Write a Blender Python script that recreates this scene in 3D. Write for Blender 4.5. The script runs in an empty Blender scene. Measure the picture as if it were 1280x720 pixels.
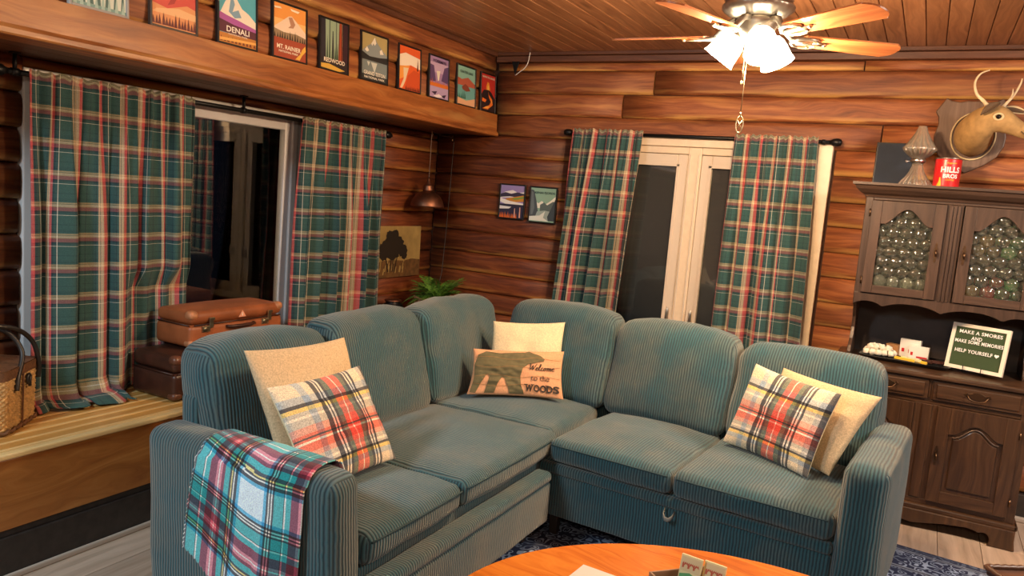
import bpy, bmesh, math, random
from mathutils import Vector, Matrix, noise
R = math.radians
PI = math.pi
random.seed(7)
sc = bpy.context.scene
COL = sc.collection

# ---------------------------------------------------------------- camera
YAW, PITCH, ROLL = R(27.709), R(6.974), R(4.6215)
_f = Vector((-math.sin(YAW) * math.cos(PITCH), math.cos(YAW) * math.cos(PITCH), -math.sin(PITCH)))
_r = Vector((math.cos(YAW), math.sin(YAW), 0))
_u = _r.cross(_f)
_r2 = math.cos(ROLL) * _r + math.sin(ROLL) * _u
_u2 = -math.sin(ROLL) * _r + math.cos(ROLL) * _u
cd = bpy.data.cameras.new('camera')
cd.sensor_width = 36.0
cd.lens = 968.3 / 1280 * 36
cd.clip_start = 0.05
cam = bpy.data.objects.new('camera', cd)
COL.objects.link(cam)
cam.matrix_world = Matrix(((_r2.x, _u2.x, -_f.x, 0), (_r2.y, _u2.y, -_f.y, 0), (_r2.z, _u2.z, -_f.z, 1.55), (0, 0, 0, 1)))
sc.camera = cam

# ---------------------------------------------------------------- world: a night sky outside the windows
w = bpy.data.worlds.new('night'); sc.world = w
w.use_nodes = True
bg = w.node_tree.nodes['Background']
bg.inputs[0].default_value = (0.010, 0.013, 0.022, 1)
bg.inputs[1].default_value = 0.15

# ---------------------------------------------------------------- lamps of the room
WARM = (1.0, 0.65, 0.36)
COOL = (0.74, 0.92, 1.0)
BULB_W = 34.0          # each bulb of the ceiling fan
def area(name, loc, target, size, power, color):
    l = bpy.data.lights.new(name, 'AREA'); l.shape = 'DISK'; l.size = size
    l.energy = power; l.color = color
    o = bpy.data.objects.new(name, l); COL.objects.link(o); o.location = loc
    d = Vector(target) - Vector(loc)
    o.rotation_euler = d.to_track_quat('-Z', 'Y').to_euler()
    return o
area('kitchen_ceiling_lamp', (-2.2, -0.3, 2.46), (-2.2, 0.9, 0.5), 0.5, 46, COOL)
area('dining_ceiling_lamp', (1.7, 3.1, 2.46), (0.9, 3.9, 0.0), 0.5, 52, (1.0, 0.86, 0.72))

area('hall_ceiling_lamp', (0.4, -1.2, 2.46), (-1.6, 1.6, 0.9), 0.5, 22, (1.0, 0.78, 0.56))

# ---------------------------------------------------------------- exposure
sc.view_settings.view_transform = 'Standard'
sc.view_settings.look = 'None'
sc.view_settings.gamma = 1
sc.view_settings.use_curve_mapping = False
sc.view_settings.exposure = 0.6
sc.cycles.use_denoising = True
sc.cycles.max_bounces = 8
sc.cycles.sample_clamp_indirect = 6

# ---------------------------------------------------------------- helpers: objects
XF = {}
def link(o):
    COL.objects.link(o); return o
def tag(o, label=None, cat=None, group=None, kind=None):
    if label: o['label'] = label
    if cat: o['category'] = cat
    if group: o['group'] = group
    if kind: o['kind'] = kind
    return o
def thing(name, label, cat, loc=(0, 0, 0), rotz=0, group=None, kind=None):
    o = bpy.data.objects.new(name, None); o.empty_display_size = 0.1
    o.location = loc; o.rotation_euler = (0, 0, rotz)
    link(o); XF[o.name] = Matrix.Translation(loc) @ Matrix.Rotation(rotz, 4, 'Z')
    return tag(o, label, cat, group, kind)
def dup(root, loc=None, rotz=None, label=None, group=None):
    c = root.copy(); link(c)
    if loc is not None: c.location = loc
    if rotz is not None: c.rotation_euler = (0, 0, rotz)
    if label: c['label'] = label
    if group: c['group'] = group
    for ch in list(root.children):
        k = ch.copy(); link(k); k.parent = c
        for g in list(ch.children):
            q = g.copy(); link(q); q.parent = k
    return c

class MB:
    """collects faces; build() links them as ONE mesh object"""
    def __init__(s):
        s.v = []; s.f = []; s.uv = []; s.mi = []; s.sm = []
    def face(s, idx, uvs=None, mi=0, smooth=False):
        s.f.append(tuple(idx)); s.uv.append(uvs or [(0, 0)] * len(idx)); s.mi.append(mi); s.sm.append(smooth)
    def box(s, c, size, rot=None, grain=0, mi=0, taper=None):
        b = len(s.v); h = [x / 2 for x in size]; P = []
        for sx in (-1, 1):
            for sy in (-1, 1):
                for sz in (-1, 1):
                    p = Vector((sx * h[0], sy * h[1], sz * h[2]))
                    if taper and sz < 0: p.x *= taper; p.y *= taper
                    P.append(p)
        c = Vector(c)
        for p in P:
            s.v.append(tuple(c + (rot @ p if rot is not None else p)))
        for ax, q in ((0, (0, 1, 3, 2)), (0, (4, 6, 7, 5)), (1, (0, 4, 5, 1)), (1, (2, 3, 7, 6)), (2, (0, 2, 6, 4)), (2, (1, 5, 7, 3))):
            o = [a for a in (0, 1, 2) if a != ax]
            if grain == o[1]: o = [o[1], o[0]]
            s.face([b + i for i in q], [(P[i][o[0]] + h[o[0]], P[i][o[1]] + h[o[1]] + ax * .37) for i in q], mi)
    def grid(s, fn, nu, nv, uvfn=None, mi=0, smooth=True, cu=False, cv=False, flip=False):
        b = len(s.v)
        mu = nu if cu else nu + 1; mv = nv if cv else nv + 1
        for j in range(mv):
            for i in range(mu):
                s.v.append(tuple(fn(i / nu, j / nv)))
        uvfn = uvfn or (lambda u, v: (u, v))
        for j in range(nv):
            for i in range(nu):
                i2 = (i + 1) % mu; j2 = (j + 1) % mv
                q = [b + j * mu + i, b + j * mu + i2, b + j2 * mu + i2, b + j2 * mu + i]
                uu = [uvfn(i / nu, j / nv), uvfn((i + 1) / nu, j / nv), uvfn((i + 1) / nu, (j + 1) / nv), uvfn(i / nu, (j + 1) / nv)]
                if flip: q.reverse(); uu.reverse()
                s.face(q, uu, mi, smooth)
    def tube(s, pts, r, n=8, mi=0, caps=True, closed=False):
        pts = [Vector(p) for p in pts]; m = len(pts)
        rr = r if isinstance(r, (list, tuple)) else [r] * m
        b = len(s.v); up = None; L = 0
        for k, p in enumerate(pts):
            if closed: t = pts[(k + 1) % m] - pts[k - 1]
            else: t = pts[min(k + 1, m - 1)] - pts[max(k - 1, 0)]
            t.normalize()
            if up is None:
                up = Vector((0, 0, 1)) if abs(t.z) < .9 else Vector((1, 0, 0))
            a = t.cross(up); a.normalize(); up = a.cross(t); up.normalize()
            for i in range(n):
                g = 2 * PI * i / n
                s.v.append(tuple(p + rr[k] * (math.cos(g) * a + math.sin(g) * up)))
        for k in range(m if closed else m - 1):
            k2 = (k + 1) % m
            d = (pts[k2] - pts[k]).length
            for i in range(n):
                i2 = (i + 1) % n
                s.face([b + k * n + i, b + k * n + i2, b + k2 * n + i2, b + k2 * n + i],
                       [(L, i / n), (L, (i + 1) / n), (L + d, (i + 1) / n), (L + d, i / n)], mi, True)
            L += d
        if caps and not closed:
            s.face([b + i for i in range(n)][::-1], None, mi)
            s.face([b + (m - 1) * n + i for i in range(n)], None, mi)
    def lathe(s, prof, n=24, M=None, mi=0, smooth=True, flute=None, caps=(True, True)):
        """prof: list of (radius, z)"""
        b = len(s.v); M = M or Matrix()
        for k, (r, z) in enumerate(prof):
            for i in range(n):
                g = 2 * PI * i / n
                q = r * (1 + (flute(g, k) if flute else 0))
                s.v.append(tuple(M @ Vector((q * math.cos(g), q * math.sin(g), z))))
        L = 0
        for k in range(len(prof) - 1):
            d = math.hypot(prof[k + 1][0] - prof[k][0], prof[k + 1][1] - prof[k][1])
            for i in range(n):
                i2 = (i + 1) % n
                s.face([b + k * n + i, b + k * n + i2, b + (k + 1) * n + i2, b + (k + 1) * n + i],
                       [(i / n, L), ((i + 1) / n, L), ((i + 1) / n, L + d), (i / n, L + d)], mi, smooth)
            L += d
        if caps[0]: s.face([b + i for i in range(n)][::-1], None, mi)
        if caps[1]: s.face([b + (len(prof) - 1) * n + i for i in range(n)], None, mi)
    def prism(s, poly, depth, M=None, mi=0, mi_side=None):
        """poly: 2D (x,y) outline in the plane z=0 of M, extruded to z=-depth"""
        M = M or Matrix(); b = len(s.v); n = len(poly)
        for z in (0, -depth):
            for x, y in poly: s.v.append(tuple(M @ Vector((x, y, z))))
        s.face([b + i for i in range(n)], [(y, x) for x, y in poly], mi)
        s.face([b + n + i for i in range(n)][::-1], [(y, x) for x, y in poly][::-1], mi)
        for i in range(n):
            j = (i + 1) % n
            s.face([b + i, b + n + i, b + n + j, b + j], [(poly[i][1], 0), (poly[i][1], depth), (poly[j][1], depth), (poly[j][1], 0)], mi if mi_side is None else mi_side)
    def flat(s, poly, M=None, mi=0):
        M = M or Matrix(); b = len(s.v)
        for p in poly: s.v.append(tuple(M @ Vector((p[0], p[1], p[2] if len(p) > 2 else 0))))
        s.face([b + i for i in range(len(poly))], [(p[0], p[1]) for p in poly], mi)
    def loft(s, rings, mi=0, caps=True, smooth=True):
        b = len(s.v); n = len(rings[0])
        for r in rings:
            for p in r: s.v.append(tuple(p))
        for k in range(len(rings) - 1):
            for i in range(n):
                i2 = (i + 1) % n
                s.face([b + k * n + i, b + k * n + i2, b + (k + 1) * n + i2, b + (k + 1) * n + i],
                       [(i / n, k / 8), ((i + 1) / n, k / 8), ((i + 1) / n, (k + 1) / 8), (i / n, (k + 1) / 8)], mi, smooth)
        if caps:
            s.face([b + i for i in range(n)][::-1], None, mi)
            s.face([b + (len(rings) - 1) * n + i for i in range(n)], None, mi)
    def xform(s, M, start=0):
        for i in range(start, len(s.v)): s.v[i] = tuple(M @ Vector(s.v[i]))
    def build(s, name, mats, parent=None, local=False, bevel=0, seg=2, solid=0, subsurf=0, recalc=True, weld=False, kind=None, label=None, solid_off=0.0):
        if not isinstance(mats, (list, tuple)): mats = [mats]
        V = s.v; inv = None; loc = Vector((0, 0, 0))
        if parent is not None:
            M = XF[parent.name]
            if not local:
                inv = M.inverted(); V = [tuple(inv @ Vector(p)) for p in V]
        elif not local:
            xs = [p[0] for p in V]; ys = [p[1] for p in V]; zs = [p[2] for p in V]
            loc = Vector(((min(xs) + max(xs)) / 2, (min(ys) + max(ys)) / 2, min(zs)))
            V = [(p[0] - loc.x, p[1] - loc.y, p[2] - loc.z) for p in V]
        me = bpy.data.meshes.new(name)
        me.from_pydata(V, [], s.f)
        ul = me.uv_layers.new(name='UVMap')
        flat_uv = []
        for u in s.uv:
            for q in u: flat_uv.extend((float(q[0]), float(q[1])))
        ul.data.foreach_set('uv', flat_uv)
        me.polygons.foreach_set('material_index', s.mi)
        me.polygons.foreach_set('use_smooth', s.sm)
        for m in mats: me.materials.append(m)
        if recalc or weld:
            bm = bmesh.new(); bm.from_mesh(me)
            if weld: bmesh.ops.remove_doubles(bm, verts=bm.verts, dist=1e-5)
            if recalc: bmesh.ops.recalc_face_normals(bm, faces=bm.faces)
            bm.to_mesh(me); bm.free()
        me.update()
        o = bpy.data.objects.new(name, me); link(o)
        o.location = loc
        if parent is not None: o.parent = parent; XF[o.name] = XF[parent.name]
        else: XF[o.name] = Matrix.Translation(loc)
        if solid:
            m = o.modifiers.new('solid', 'SOLIDIFY'); m.thickness = solid; m.offset = solid_off
        if bevel:
            m = o.modifiers.new('bevel', 'BEVEL'); m.width = bevel; m.segments = seg; m.limit_method = 'ANGLE'; m.angle_limit = R(40)
        if subsurf:
            m = o.modifiers.new('sub', 'SUBSURF'); m.levels = subsurf; m.render_levels = subsurf
        if kind: o['kind'] = kind
        if label: o['label'] = label
        return o

def text_polys(body, size=1.0, bold=0.0, shear=0.0, spacing=1.0):
    """letters as (verts2d, faces), centred"""
    cu = bpy.data.curves.new('t', 'FONT'); cu.body = body; cu.size = size; cu.offset = bold
    cu.shear = shear; cu.space_character = spacing
    cu.align_x = 'CENTER'; cu.align_y = 'CENTER'; cu.resolution_u = 3
    ob = bpy.data.objects.new('t', cu); COL.objects.link(ob)
    dg = bpy.context.evaluated_depsgraph_get()
    me = bpy.data.meshes.new_from_object(ob.evaluated_get(dg))
    V = [(v.co.x, v.co.y) for v in me.vertices]; F = [tuple(p.vertices) for p in me.polygons]
    bpy.data.objects.remove(ob); bpy.data.curves.remove(cu); bpy.data.meshes.remove(me)
    return V, F
def fit_text(body, width, height, bold=0.0, shear=0.0, spacing=1.0):
    V, F = text_polys(body, 1.0, bold, shear, spacing)
    x0 = min(p[0] for p in V); x1 = max(p[0] for p in V); y0 = min(p[1] for p in V); y1 = max(p[1] for p in V)
    return [((p[0] - (x0 + x1) / 2) * width / (x1 - x0), (p[1] - (y0 + y1) / 2) * height / (y1 - y0)) for p in V], F
def add_text(mb, body, cx, cy, width, height, mapf, mi=0, bold=0.0, shear=0.0, spacing=1.0):
    V, F = fit_text(body, width, height, bold, shear, spacing)
    b = len(mb.v)
    for x, y in V: mb.v.append(tuple(mapf(cx + x, cy + y)))
    for f in F: mb.face([b + i for i in f], None, mi)
def add_stroke(mb, pts, wd, mapf, mi=0):
    """a flat pen stroke along 2D points"""
    P = [Vector(p) for p in pts]; b = len(mb.v); n = len(P)
    for k in range(n):
        t = P[min(k + 1, n - 1)] - P[max(k - 1, 0)]
        if t.length < 1e-9: t = Vector((1, 0))
        t.normalize(); q = Vector((-t.y, t.x)) * (wd[k] if isinstance(wd, (list, tuple)) else wd) / 2
        mb.v.append(tuple(mapf(P[k].x + q.x, P[k].y + q.y))); mb.v.append(tuple(mapf(P[k].x - q.x, P[k].y - q.y)))
    for k in range(n - 1): mb.face([b + 2 * k, b + 2 * k + 1, b + 2 * k + 3, b + 2 * k + 2], None, mi)
def add_patch(mb, poly, mapf, mi=0, cuts=3):
    """a 2D outline laid on a curved surface (subdivided so that it follows it)"""
    bm = bmesh.new()
    f = bm.faces.new([bm.verts.new((x, y, 0)) for x, y in poly])
    bmesh.ops.triangulate(bm, faces=bm.faces[:])
    for _ in range(cuts):
        long = [e for e in bm.edges if e.calc_length() > 0.02]
        if not long: break
        bmesh.ops.subdivide_edges(bm, edges=long, cuts=1)
        bmesh.ops.triangulate(bm, faces=bm.faces[:])
    b = len(mb.v); bm.verts.index_update()
    for v in bm.verts: mb.v.append(tuple(mapf(v.co.x, v.co.y)))
    for f in bm.faces: mb.face([b + v.index for v in f.verts], None, mi)
    bm.free()
def frame_M(o, x, y):
    x = Vector(x).normalized(); y = Vector(y); z = x.cross(y).normalized(); y = z.cross(x)
    return Matrix(((x.x, y.x, z.x, o[0]), (x.y, y.y, z.y, o[1]), (x.z, y.z, z.z, o[2]), (0, 0, 0, 1)))
BACKM = lambda x, y, z: frame_M((x, y, z), (1, 0, 0), (0, 0, 1))      # faces the room from the back wall (normal -y)
LEFTM = lambda x, y, z: frame_M((x, y, z), (0, 1, 0), (0, 0, 1))      # faces the room from the left wall (normal +x)
# ---------------------------------------------------------------- materials
def nodes(name):
    m = bpy.data.materials.new(name); m.use_nodes = True
    nt = m.node_tree; b = nt.nodes['Principled BSDF']
    return m, nt, b
def N(nt, t, **kw):
    n = nt.nodes.new(t)
    for k, v in kw.items():
        if k.startswith('i_'): n.inputs[int(k[2:])].default_value = v
        else: setattr(n, k, v)
    return n
def ramp(nt, stops, interp='LINEAR'):
    n = nt.nodes.new('ShaderNodeValToRGB'); cr = n.color_ramp; cr.interpolation = interp
    while len(cr.elements) < len(stops): cr.elements.new(0.5)
    for e, (p, c) in zip(cr.elements, stops): e.position = p; e.color = (c[0], c[1], c[2], 1)
    return n
def mathn(nt, op, a, b=None):
    n = nt.nodes.new('ShaderNodeMath'); n.operation = op
    for i, x in enumerate((a, b)):
        if x is None: continue
        if isinstance(x, (int, float)): n.inputs[i].default_value = x
        else: nt.links.new(x, n.inputs[i])
    return n.outputs[0]
def mixc(nt, fac, a, b, blend='MIX'):
    n = nt.nodes.new('ShaderNodeMix'); n.data_type = 'RGBA'; n.blend_type = blend
    for i, x in ((0, fac), (6, a), (7, b)):
        if isinstance(x, (int, float)): n.inputs[i].default_value = x
        elif isinstance(x, tuple): n.inputs[i].default_value = (x[0], x[1], x[2], 1)
        else: nt.links.new(x, n.inputs[i])
    return n.outputs[2]
def simple(name, col, rough=.5, metal=0, noise_amt=0.0, nscale=30, bump=0.0, bscale=200, **kw):
    m, nt, b = nodes(name)
    b.inputs['Base Color'].default_value = (*col, 1); b.inputs['Roughness'].default_value = rough; b.inputs['Metallic'].default_value = metal
    for k, v in kw.items(): b.inputs[k.replace('_', ' ')].default_value = v
    tc = N(nt, 'ShaderNodeTexCoord')
    if noise_amt:
        no = N(nt, 'ShaderNodeTexNoise'); no.inputs['Scale'].default_value = nscale; no.inputs['Detail'].default_value = 4
        nt.links.new(tc.outputs['Object'], no.inputs['Vector'])
        rp = ramp(nt, [(.3, tuple(c * (1 - noise_amt) for c in col)), (.7, tuple(min(1, c * (1 + noise_amt)) for c in col))])
        nt.links.new(no.outputs[0], rp.inputs[0]); nt.links.new(rp.outputs[0], b.inputs['Base Color'])
    if bump:
        no = N(nt, 'ShaderNodeTexNoise'); no.inputs['Scale'].default_value = bscale; no.inputs['Detail'].default_value = 3
        nt.links.new(tc.outputs['Object'], no.inputs['Vector'])
        bp = N(nt, 'ShaderNodeBump'); bp.inputs['Strength'].default_value = bump; bp.inputs['Distance'].default_value = .004
        nt.links.new(no.outputs[0], bp.inputs['Height']); nt.links.new(bp.outputs[0], b.inputs['Normal'])
    return m
def wood(name, dark, mid, light, rough=.45, gscale=34, coat=0.0, tint=.25, streak=None, knots=True, bump=.25, cath=.12, edge=None, along=1.6):
    """grain runs along UV.x (metres); each object gets its own offset and tint"""
    m, nt, b = nodes(name); L = nt.links.new
    uv = N(nt, 'ShaderNodeUVMap'); oi = N(nt, 'ShaderNodeObjectInfo')
    off = N(nt, 'ShaderNodeVectorMath', operation='SCALE'); comb = N(nt, 'ShaderNodeCombineXYZ')
    L(oi.outputs['Random'], comb.inputs[0]); L(oi.outputs['Random'], comb.inputs[2]); L(comb.outputs[0], off.inputs[0]); off.inputs['Scale'].default_value = 37.0
    add = N(nt, 'ShaderNodeVectorMath', operation='ADD'); L(uv.outputs[0], add.inputs[0]); L(off.outputs[0], add.inputs[1])
    wn = N(nt, 'ShaderNodeTexNoise'); wn.inputs['Scale'].default_value = 1.0; wn.inputs['Detail'].default_value = 2
    mp0 = N(nt, 'ShaderNodeMapping'); mp0.inputs['Scale'].default_value = (2.2, 9, 1); L(add.outputs[0], mp0.inputs[0]); L(mp0.outputs[0], wn.inputs['Vector'])
    wsc = N(nt, 'ShaderNodeVectorMath', operation='SCALE'); L(wn.outputs['Color'], wsc.inputs[0]); wsc.inputs['Scale'].default_value = cath
    add2 = N(nt, 'ShaderNodeVectorMath', operation='ADD'); L(add.outputs[0], add2.inputs[0]); L(wsc.outputs[0], add2.inputs[1])
    mp = N(nt, 'ShaderNodeMapping'); mp.inputs['Scale'].default_value = (along, gscale, 1); L(add2.outputs[0], mp.inputs[0])
    g = N(nt, 'ShaderNodeTexNoise'); g.inputs['Scale'].default_value = 1.0; g.inputs['Detail'].default_value = 6; g.inputs['Roughness'].default_value = .62
    L(mp.outputs[0], g.inputs['Vector'])
    rp = ramp(nt, [(.28, dark), (.5, mid), (.72, light)]); L(g.outputs[0], rp.inputs[0])
    col = rp.outputs[0]
    if streak:
        mp3 = N(nt, 'ShaderNodeMapping'); mp3.inputs['Scale'].default_value = (1.1, 13, 1); L(add2.outputs[0], mp3.inputs[0])
        s2 = N(nt, 'ShaderNodeTexNoise'); s2.inputs['Scale'].default_value = 1.0; s2.inputs['Detail'].default_value = 3; L(mp3.outputs[0], s2.inputs['Vector'])
        r2 = ramp(nt, [(.58, (0, 0, 0)), (.70, (1, 1, 1))]); L(s2.outputs[0], r2.inputs[0])
        col = mixc(nt, mathn(nt, 'MULTIPLY', r2.outputs[0], .5), col, streak)
    if edge:
        su = N(nt, 'ShaderNodeSeparateXYZ'); L(uv.outputs[0], su.inputs[0])
        em = N(nt, 'ShaderNodeMapRange'); em.inputs[1].default_value = .004; em.inputs[2].default_value = .040; em.inputs[3].default_value = 1; em.inputs[4].default_value = 0; L(su.outputs[1], em.inputs[0])
        me_ = N(nt, 'ShaderNodeMapping'); me_.inputs['Scale'].default_value = (2.2, 30, 1); L(add.outputs[0], me_.inputs[0])
        ne = N(nt, 'ShaderNodeTexNoise'); ne.inputs['Scale'].default_value = 1.0; ne.inputs['Detail'].default_value = 5; L(me_.outputs[0], ne.inputs['Vector'])
        re_ = ramp(nt, [(.43, (0, 0, 0)), (.56, (1, 1, 1))]); L(ne.outputs[0], re_.inputs[0])
        col = mixc(nt, mathn(nt, 'MULTIPLY', mathn(nt, 'MULTIPLY', em.outputs[0], re_.outputs[0]), .85), col, edge)
    if knots:
        mk = N(nt, 'ShaderNodeMapping'); mk.inputs['Scale'].default_value = (1.5, 7.5, 1); L(add.outputs[0], mk.inputs[0])
        vo = N(nt, 'ShaderNodeTexVoronoi'); vo.inputs['Scale'].default_value = 1.0; L(mk.outputs[0], vo.inputs['Vector'])
        rk = ramp(nt, [(.02, (1, 1, 1)), (.14, (0, 0, 0))]); L(vo.outputs['Distance'], rk.inputs[0])
        col = mixc(nt, mathn(nt, 'MULTIPLY', rk.outputs[0], .75), col, tuple(c * .45 for c in dark))
    hs = N(nt, 'ShaderNodeHueSaturation'); L(col, hs.inputs['Color'])
    L(mathn(nt, 'ADD', mathn(nt, 'MULTIPLY', oi.outputs['Random'], tint * 2), 1 - tint), hs.inputs['Value'])
    L(hs.outputs[0], b.inputs['Base Color'])
    b.inputs['Roughness'].default_value = rough
    if coat: b.inputs['Coat Weight'].default_value = coat; b.inputs['Coat Roughness'].default_value = .15
    if bump:
        bp = N(nt, 'ShaderNodeBump'); bp.inputs['Strength'].default_value = bump; bp.inputs['Distance'].default_value = .003
        L(g.outputs[0], bp.inputs['Height']); L(bp.outputs[0], b.inputs['Normal'])
    return m
def plaid(name, warp, weft, pu, pv, rough=.9, sheen=.15, fleck=0.0, mean=None):
    """tartan: a thread sequence across and one down, woven half and half; UV in metres"""
    m, nt, b = nodes(name); L = nt.links.new
    uv = N(nt, 'ShaderNodeUVMap'); sp = N(nt, 'ShaderNodeSeparateXYZ'); L(uv.outputs[0], sp.inputs[0])
    cols = []
    for out, per, st in ((sp.outputs[0], pu, warp), (sp.outputs[1], pv, weft)):
        fr = mathn(nt, 'FRACT', mathn(nt, 'DIVIDE', out, per))
        rp = ramp(nt, st, 'CONSTANT'); L(fr, rp.inputs[0]); cols.append(rp.outputs[0])
    col = mixc(nt, 1.0, cols[0], cols[1], 'MULTIPLY') if mean is None else mixc(nt, mean, cols[0], cols[1])
    gm = N(nt, 'ShaderNodeGamma'); gm.inputs[1].default_value = .5 if mean is None else 1; L(col, gm.inputs[0]); col = gm.outputs[0]     # threads of both colours: geometric mean
    tc = N(nt, 'ShaderNodeTexCoord'); no = N(nt, 'ShaderNodeTexNoise'); no.inputs['Scale'].default_value = 260; no.inputs['Detail'].default_value = 2
    L(tc.outputs['Object'], no.inputs['Vector'])
    if fleck:
        rf = ramp(nt, [(.35, (1 - fleck,) * 3), (.65, (1 + fleck,) * 3)]); L(no.outputs[0], rf.inputs[0])
        col = mixc(nt, 1.0, col, rf.outputs[0], 'MULTIPLY')
    L(col, b.inputs['Base Color']); b.inputs['Roughness'].default_value = rough
    b.inputs['Sheen Weight'].default_value = sheen; b.inputs['Specular IOR Level'].default_value = .2
    bp = N(nt, 'ShaderNodeBump'); bp.inputs['Strength'].default_value = .25; bp.inputs['Distance'].default_value = .002
    L(no.outputs[0], bp.inputs['Height']); L(bp.outputs[0], b.inputs['Normal'])
    return m
def corduroy(name, ridge, groove, brushed, wale=.0125):
    """UV.x in metres across the wales"""
    m, nt, b = nodes(name); L = nt.links.new
    uv = N(nt, 'ShaderNodeUVMap'); sp = N(nt, 'ShaderNodeSeparateXYZ'); L(uv.outputs[0], sp.inputs[0])
    tc = N(nt, 'ShaderNodeTexCoord')
    nz = N(nt, 'ShaderNodeTexNoise'); nz.inputs['Scale'].default_value = 5.0; nz.inputs['Detail'].default_value = 4; nz.inputs['Roughness'].default_value = .6
    L(tc.outputs['Object'], nz.inputs['Vector'])
    wob = mathn(nt, 'MULTIPLY', mathn(nt, 'SUBTRACT', nz.outputs[0], .5), .02)
    ph = mathn(nt, 'MULTIPLY', mathn(nt, 'ADD', sp.outputs[0], wob), 2 * PI / wale)
    s = mathn(nt, 'ADD', mathn(nt, 'MULTIPLY', mathn(nt, 'SINE', ph), .5), .5)
    s2 = mathn(nt, 'POWER', s, .7)
    rp = ramp(nt, [(.43, (0, 0, 0)), (.66, (1, 1, 1))]); L(nz.outputs[0], rp.inputs[0])
    rid = mixc(nt, rp.outputs[0], ridge, brushed)
    col = mixc(nt, s2, groove, rid)
    L(col, b.inputs['Base Color'])
    b.inputs['Roughness'].default_value = .85; b.inputs['Specular IOR Level'].default_value = .15
    b.inputs['Sheen Weight'].default_value = .32; b.inputs['Sheen Roughness'].default_value = .6
    b.inputs['Sheen Tint'].default_value = (1.0, .92, .84, 1)
    bp = N(nt, 'ShaderNodeBump'); bp.inputs['Strength'].default_value = .6; bp.inputs['Distance'].default_value = .004
    L(s2, bp.inputs['Height']); L(bp.outputs[0], b.inputs['Normal'])
    return m
def emit(name, col, strength):
    m, nt, b = nodes(name)
    b.inputs['Base Color'].default_value = (*col, 1); b.inputs['Emission Color'].default_value = (*col, 1); b.inputs['Emission Strength'].default_value = strength
    b.inputs['Roughness'].default_value = .3
    return m
def pane_mat(name, tint, refl=1.0, ior=1.5):
    """thin window glass: lets straight light through, mirrors by Fresnel"""
    m = bpy.data.materials.new(name); m.use_nodes = True; nt = m.node_tree; nt.nodes.clear(); L = nt.links.new
    out = N(nt, 'ShaderNodeOutputMaterial'); tr = N(nt, 'ShaderNodeBsdfTransparent'); gl = N(nt, 'ShaderNodeBsdfGlossy'); fr = N(nt, 'ShaderNodeFresnel'); mx = N(nt, 'ShaderNodeMixShader')
    tr.inputs[0].default_value = (*tint, 1); gl.inputs['Roughness'].default_value = .01; fr.inputs['IOR'].default_value = ior
    gl.inputs[0].default_value = (refl, refl, refl, 1)
    L(fr.outputs[0], mx.inputs[0]); L(tr.outputs[0], mx.inputs[1]); L(gl.outputs[0], mx.inputs[2]); L(mx.outputs[0], out.inputs[0])
    return m

M = {}
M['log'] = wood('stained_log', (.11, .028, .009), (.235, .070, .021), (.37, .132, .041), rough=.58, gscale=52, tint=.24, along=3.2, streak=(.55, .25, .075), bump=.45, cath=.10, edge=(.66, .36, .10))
M['log_dark'] = wood('dark_red_log', (.055, .011, .004), (.150, .036, .010), (.27, .080, .022), rough=.55, gscale=52, tint=.24, along=3.2, streak=(.30, .10, .03), bump=.45, cath=.10, edge=(.55, .26, .06))  # darker, redder tone for the logs around the left corner
M['dark_backing'] = simple('chinking_gap', (.05, .017, .008), .8)  # dark base colour of the slabs behind logs and planks
M['beam'] = wood('beam_wood', (.16, .045, .012), (.36, .12, .030), (.55, .22, .060), rough=.4, gscale=26, tint=.05, streak=(.65, .36, .12), bump=.3)
M['ceil'] = wood('ceiling_plank', (.19, .080, .036), (.34, .160, .076), (.48, .245, .125), rough=.33, gscale=42, tint=.16, bump=.2)
M['darktrim'] = wood('dark_trim', (.055, .020, .010), (.11, .042, .022), (.17, .07, .036), rough=.45, tint=.1, knots=False)
M['deck'] = wood('pine_deck', (.46, .215, .050), (.60, .31, .080), (.70, .40, .115), rough=.3, gscale=36, tint=.13, bump=.1, coat=.2)
M['deck_nose'] = wood('pine_edge', (.70, .45, .17), (.80, .55, .23), (.88, .66, .32), rough=.3, gscale=36, tint=.05, bump=.1, knots=False)
M['deckface'] = wood('pine_face', (.27, .085, .018), (.43, .165, .036), (.56, .25, .065), rough=.35, gscale=22, tint=.05, cath=.22, coat=.15)
M['floor'] = wood('floor_plank', (.38, .285, .21), (.52, .40, .305), (.63, .50, .395), rough=.4, gscale=30, tint=.14, bump=.12)
M['baseboard'] = simple('black_baseboard', (.034, .027, .023), .42, noise_amt=.25)
M['quarter'] = simple('pale_moulding', (.50, .43, .36), .5)
M['hutch'] = wood('walnut_hutch', (.026, .0115, .0055), (.055, .026, .012), (.095, .047, .022), rough=.36, gscale=40, tint=.06, bump=.15, knots=False, coat=.15)
M['hutch_up'] = wood('walnut_hutch_upper', (.036, .020, .013), (.062, .035, .023), (.095, .055, .037), rough=.4, gscale=40, tint=.06, bump=.15, knots=False)
M['hutch_back'] = simple('hutch_back_panel', (.045, .035, .034), .4, noise_amt=.2, nscale=12)
M['brass_dark'] = simple('aged_bronze', (.14, .085, .05), .38, 1.0)
M['oak'] = wood('oak_table', (.40, .085, .008), (.60, .155, .014), (.74, .24, .028), rough=.26, gscale=34, tint=.02, cath=.30, coat=.35, knots=False)
M['darkwood'] = wood('dark_small_table', (.045, .020, .012), (.085, .038, .022), (.14, .065, .036), rough=.35, tint=.03, knots=False)
M['boxwood'] = wood('box_wood', (.16, .085, .045), (.26, .15, .08), (.36, .22, .13), rough=.5, tint=.03, knots=False)
M['vinyl'] = simple('white_vinyl', (.62, .62, .64), .35)
M['cream'] = simple('cream_paint', (.74, .60, .44), .42, noise_amt=.05)
M['cream2'] = simple('taupe_cream_paint', (.66, .56, .45), .42)
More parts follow.
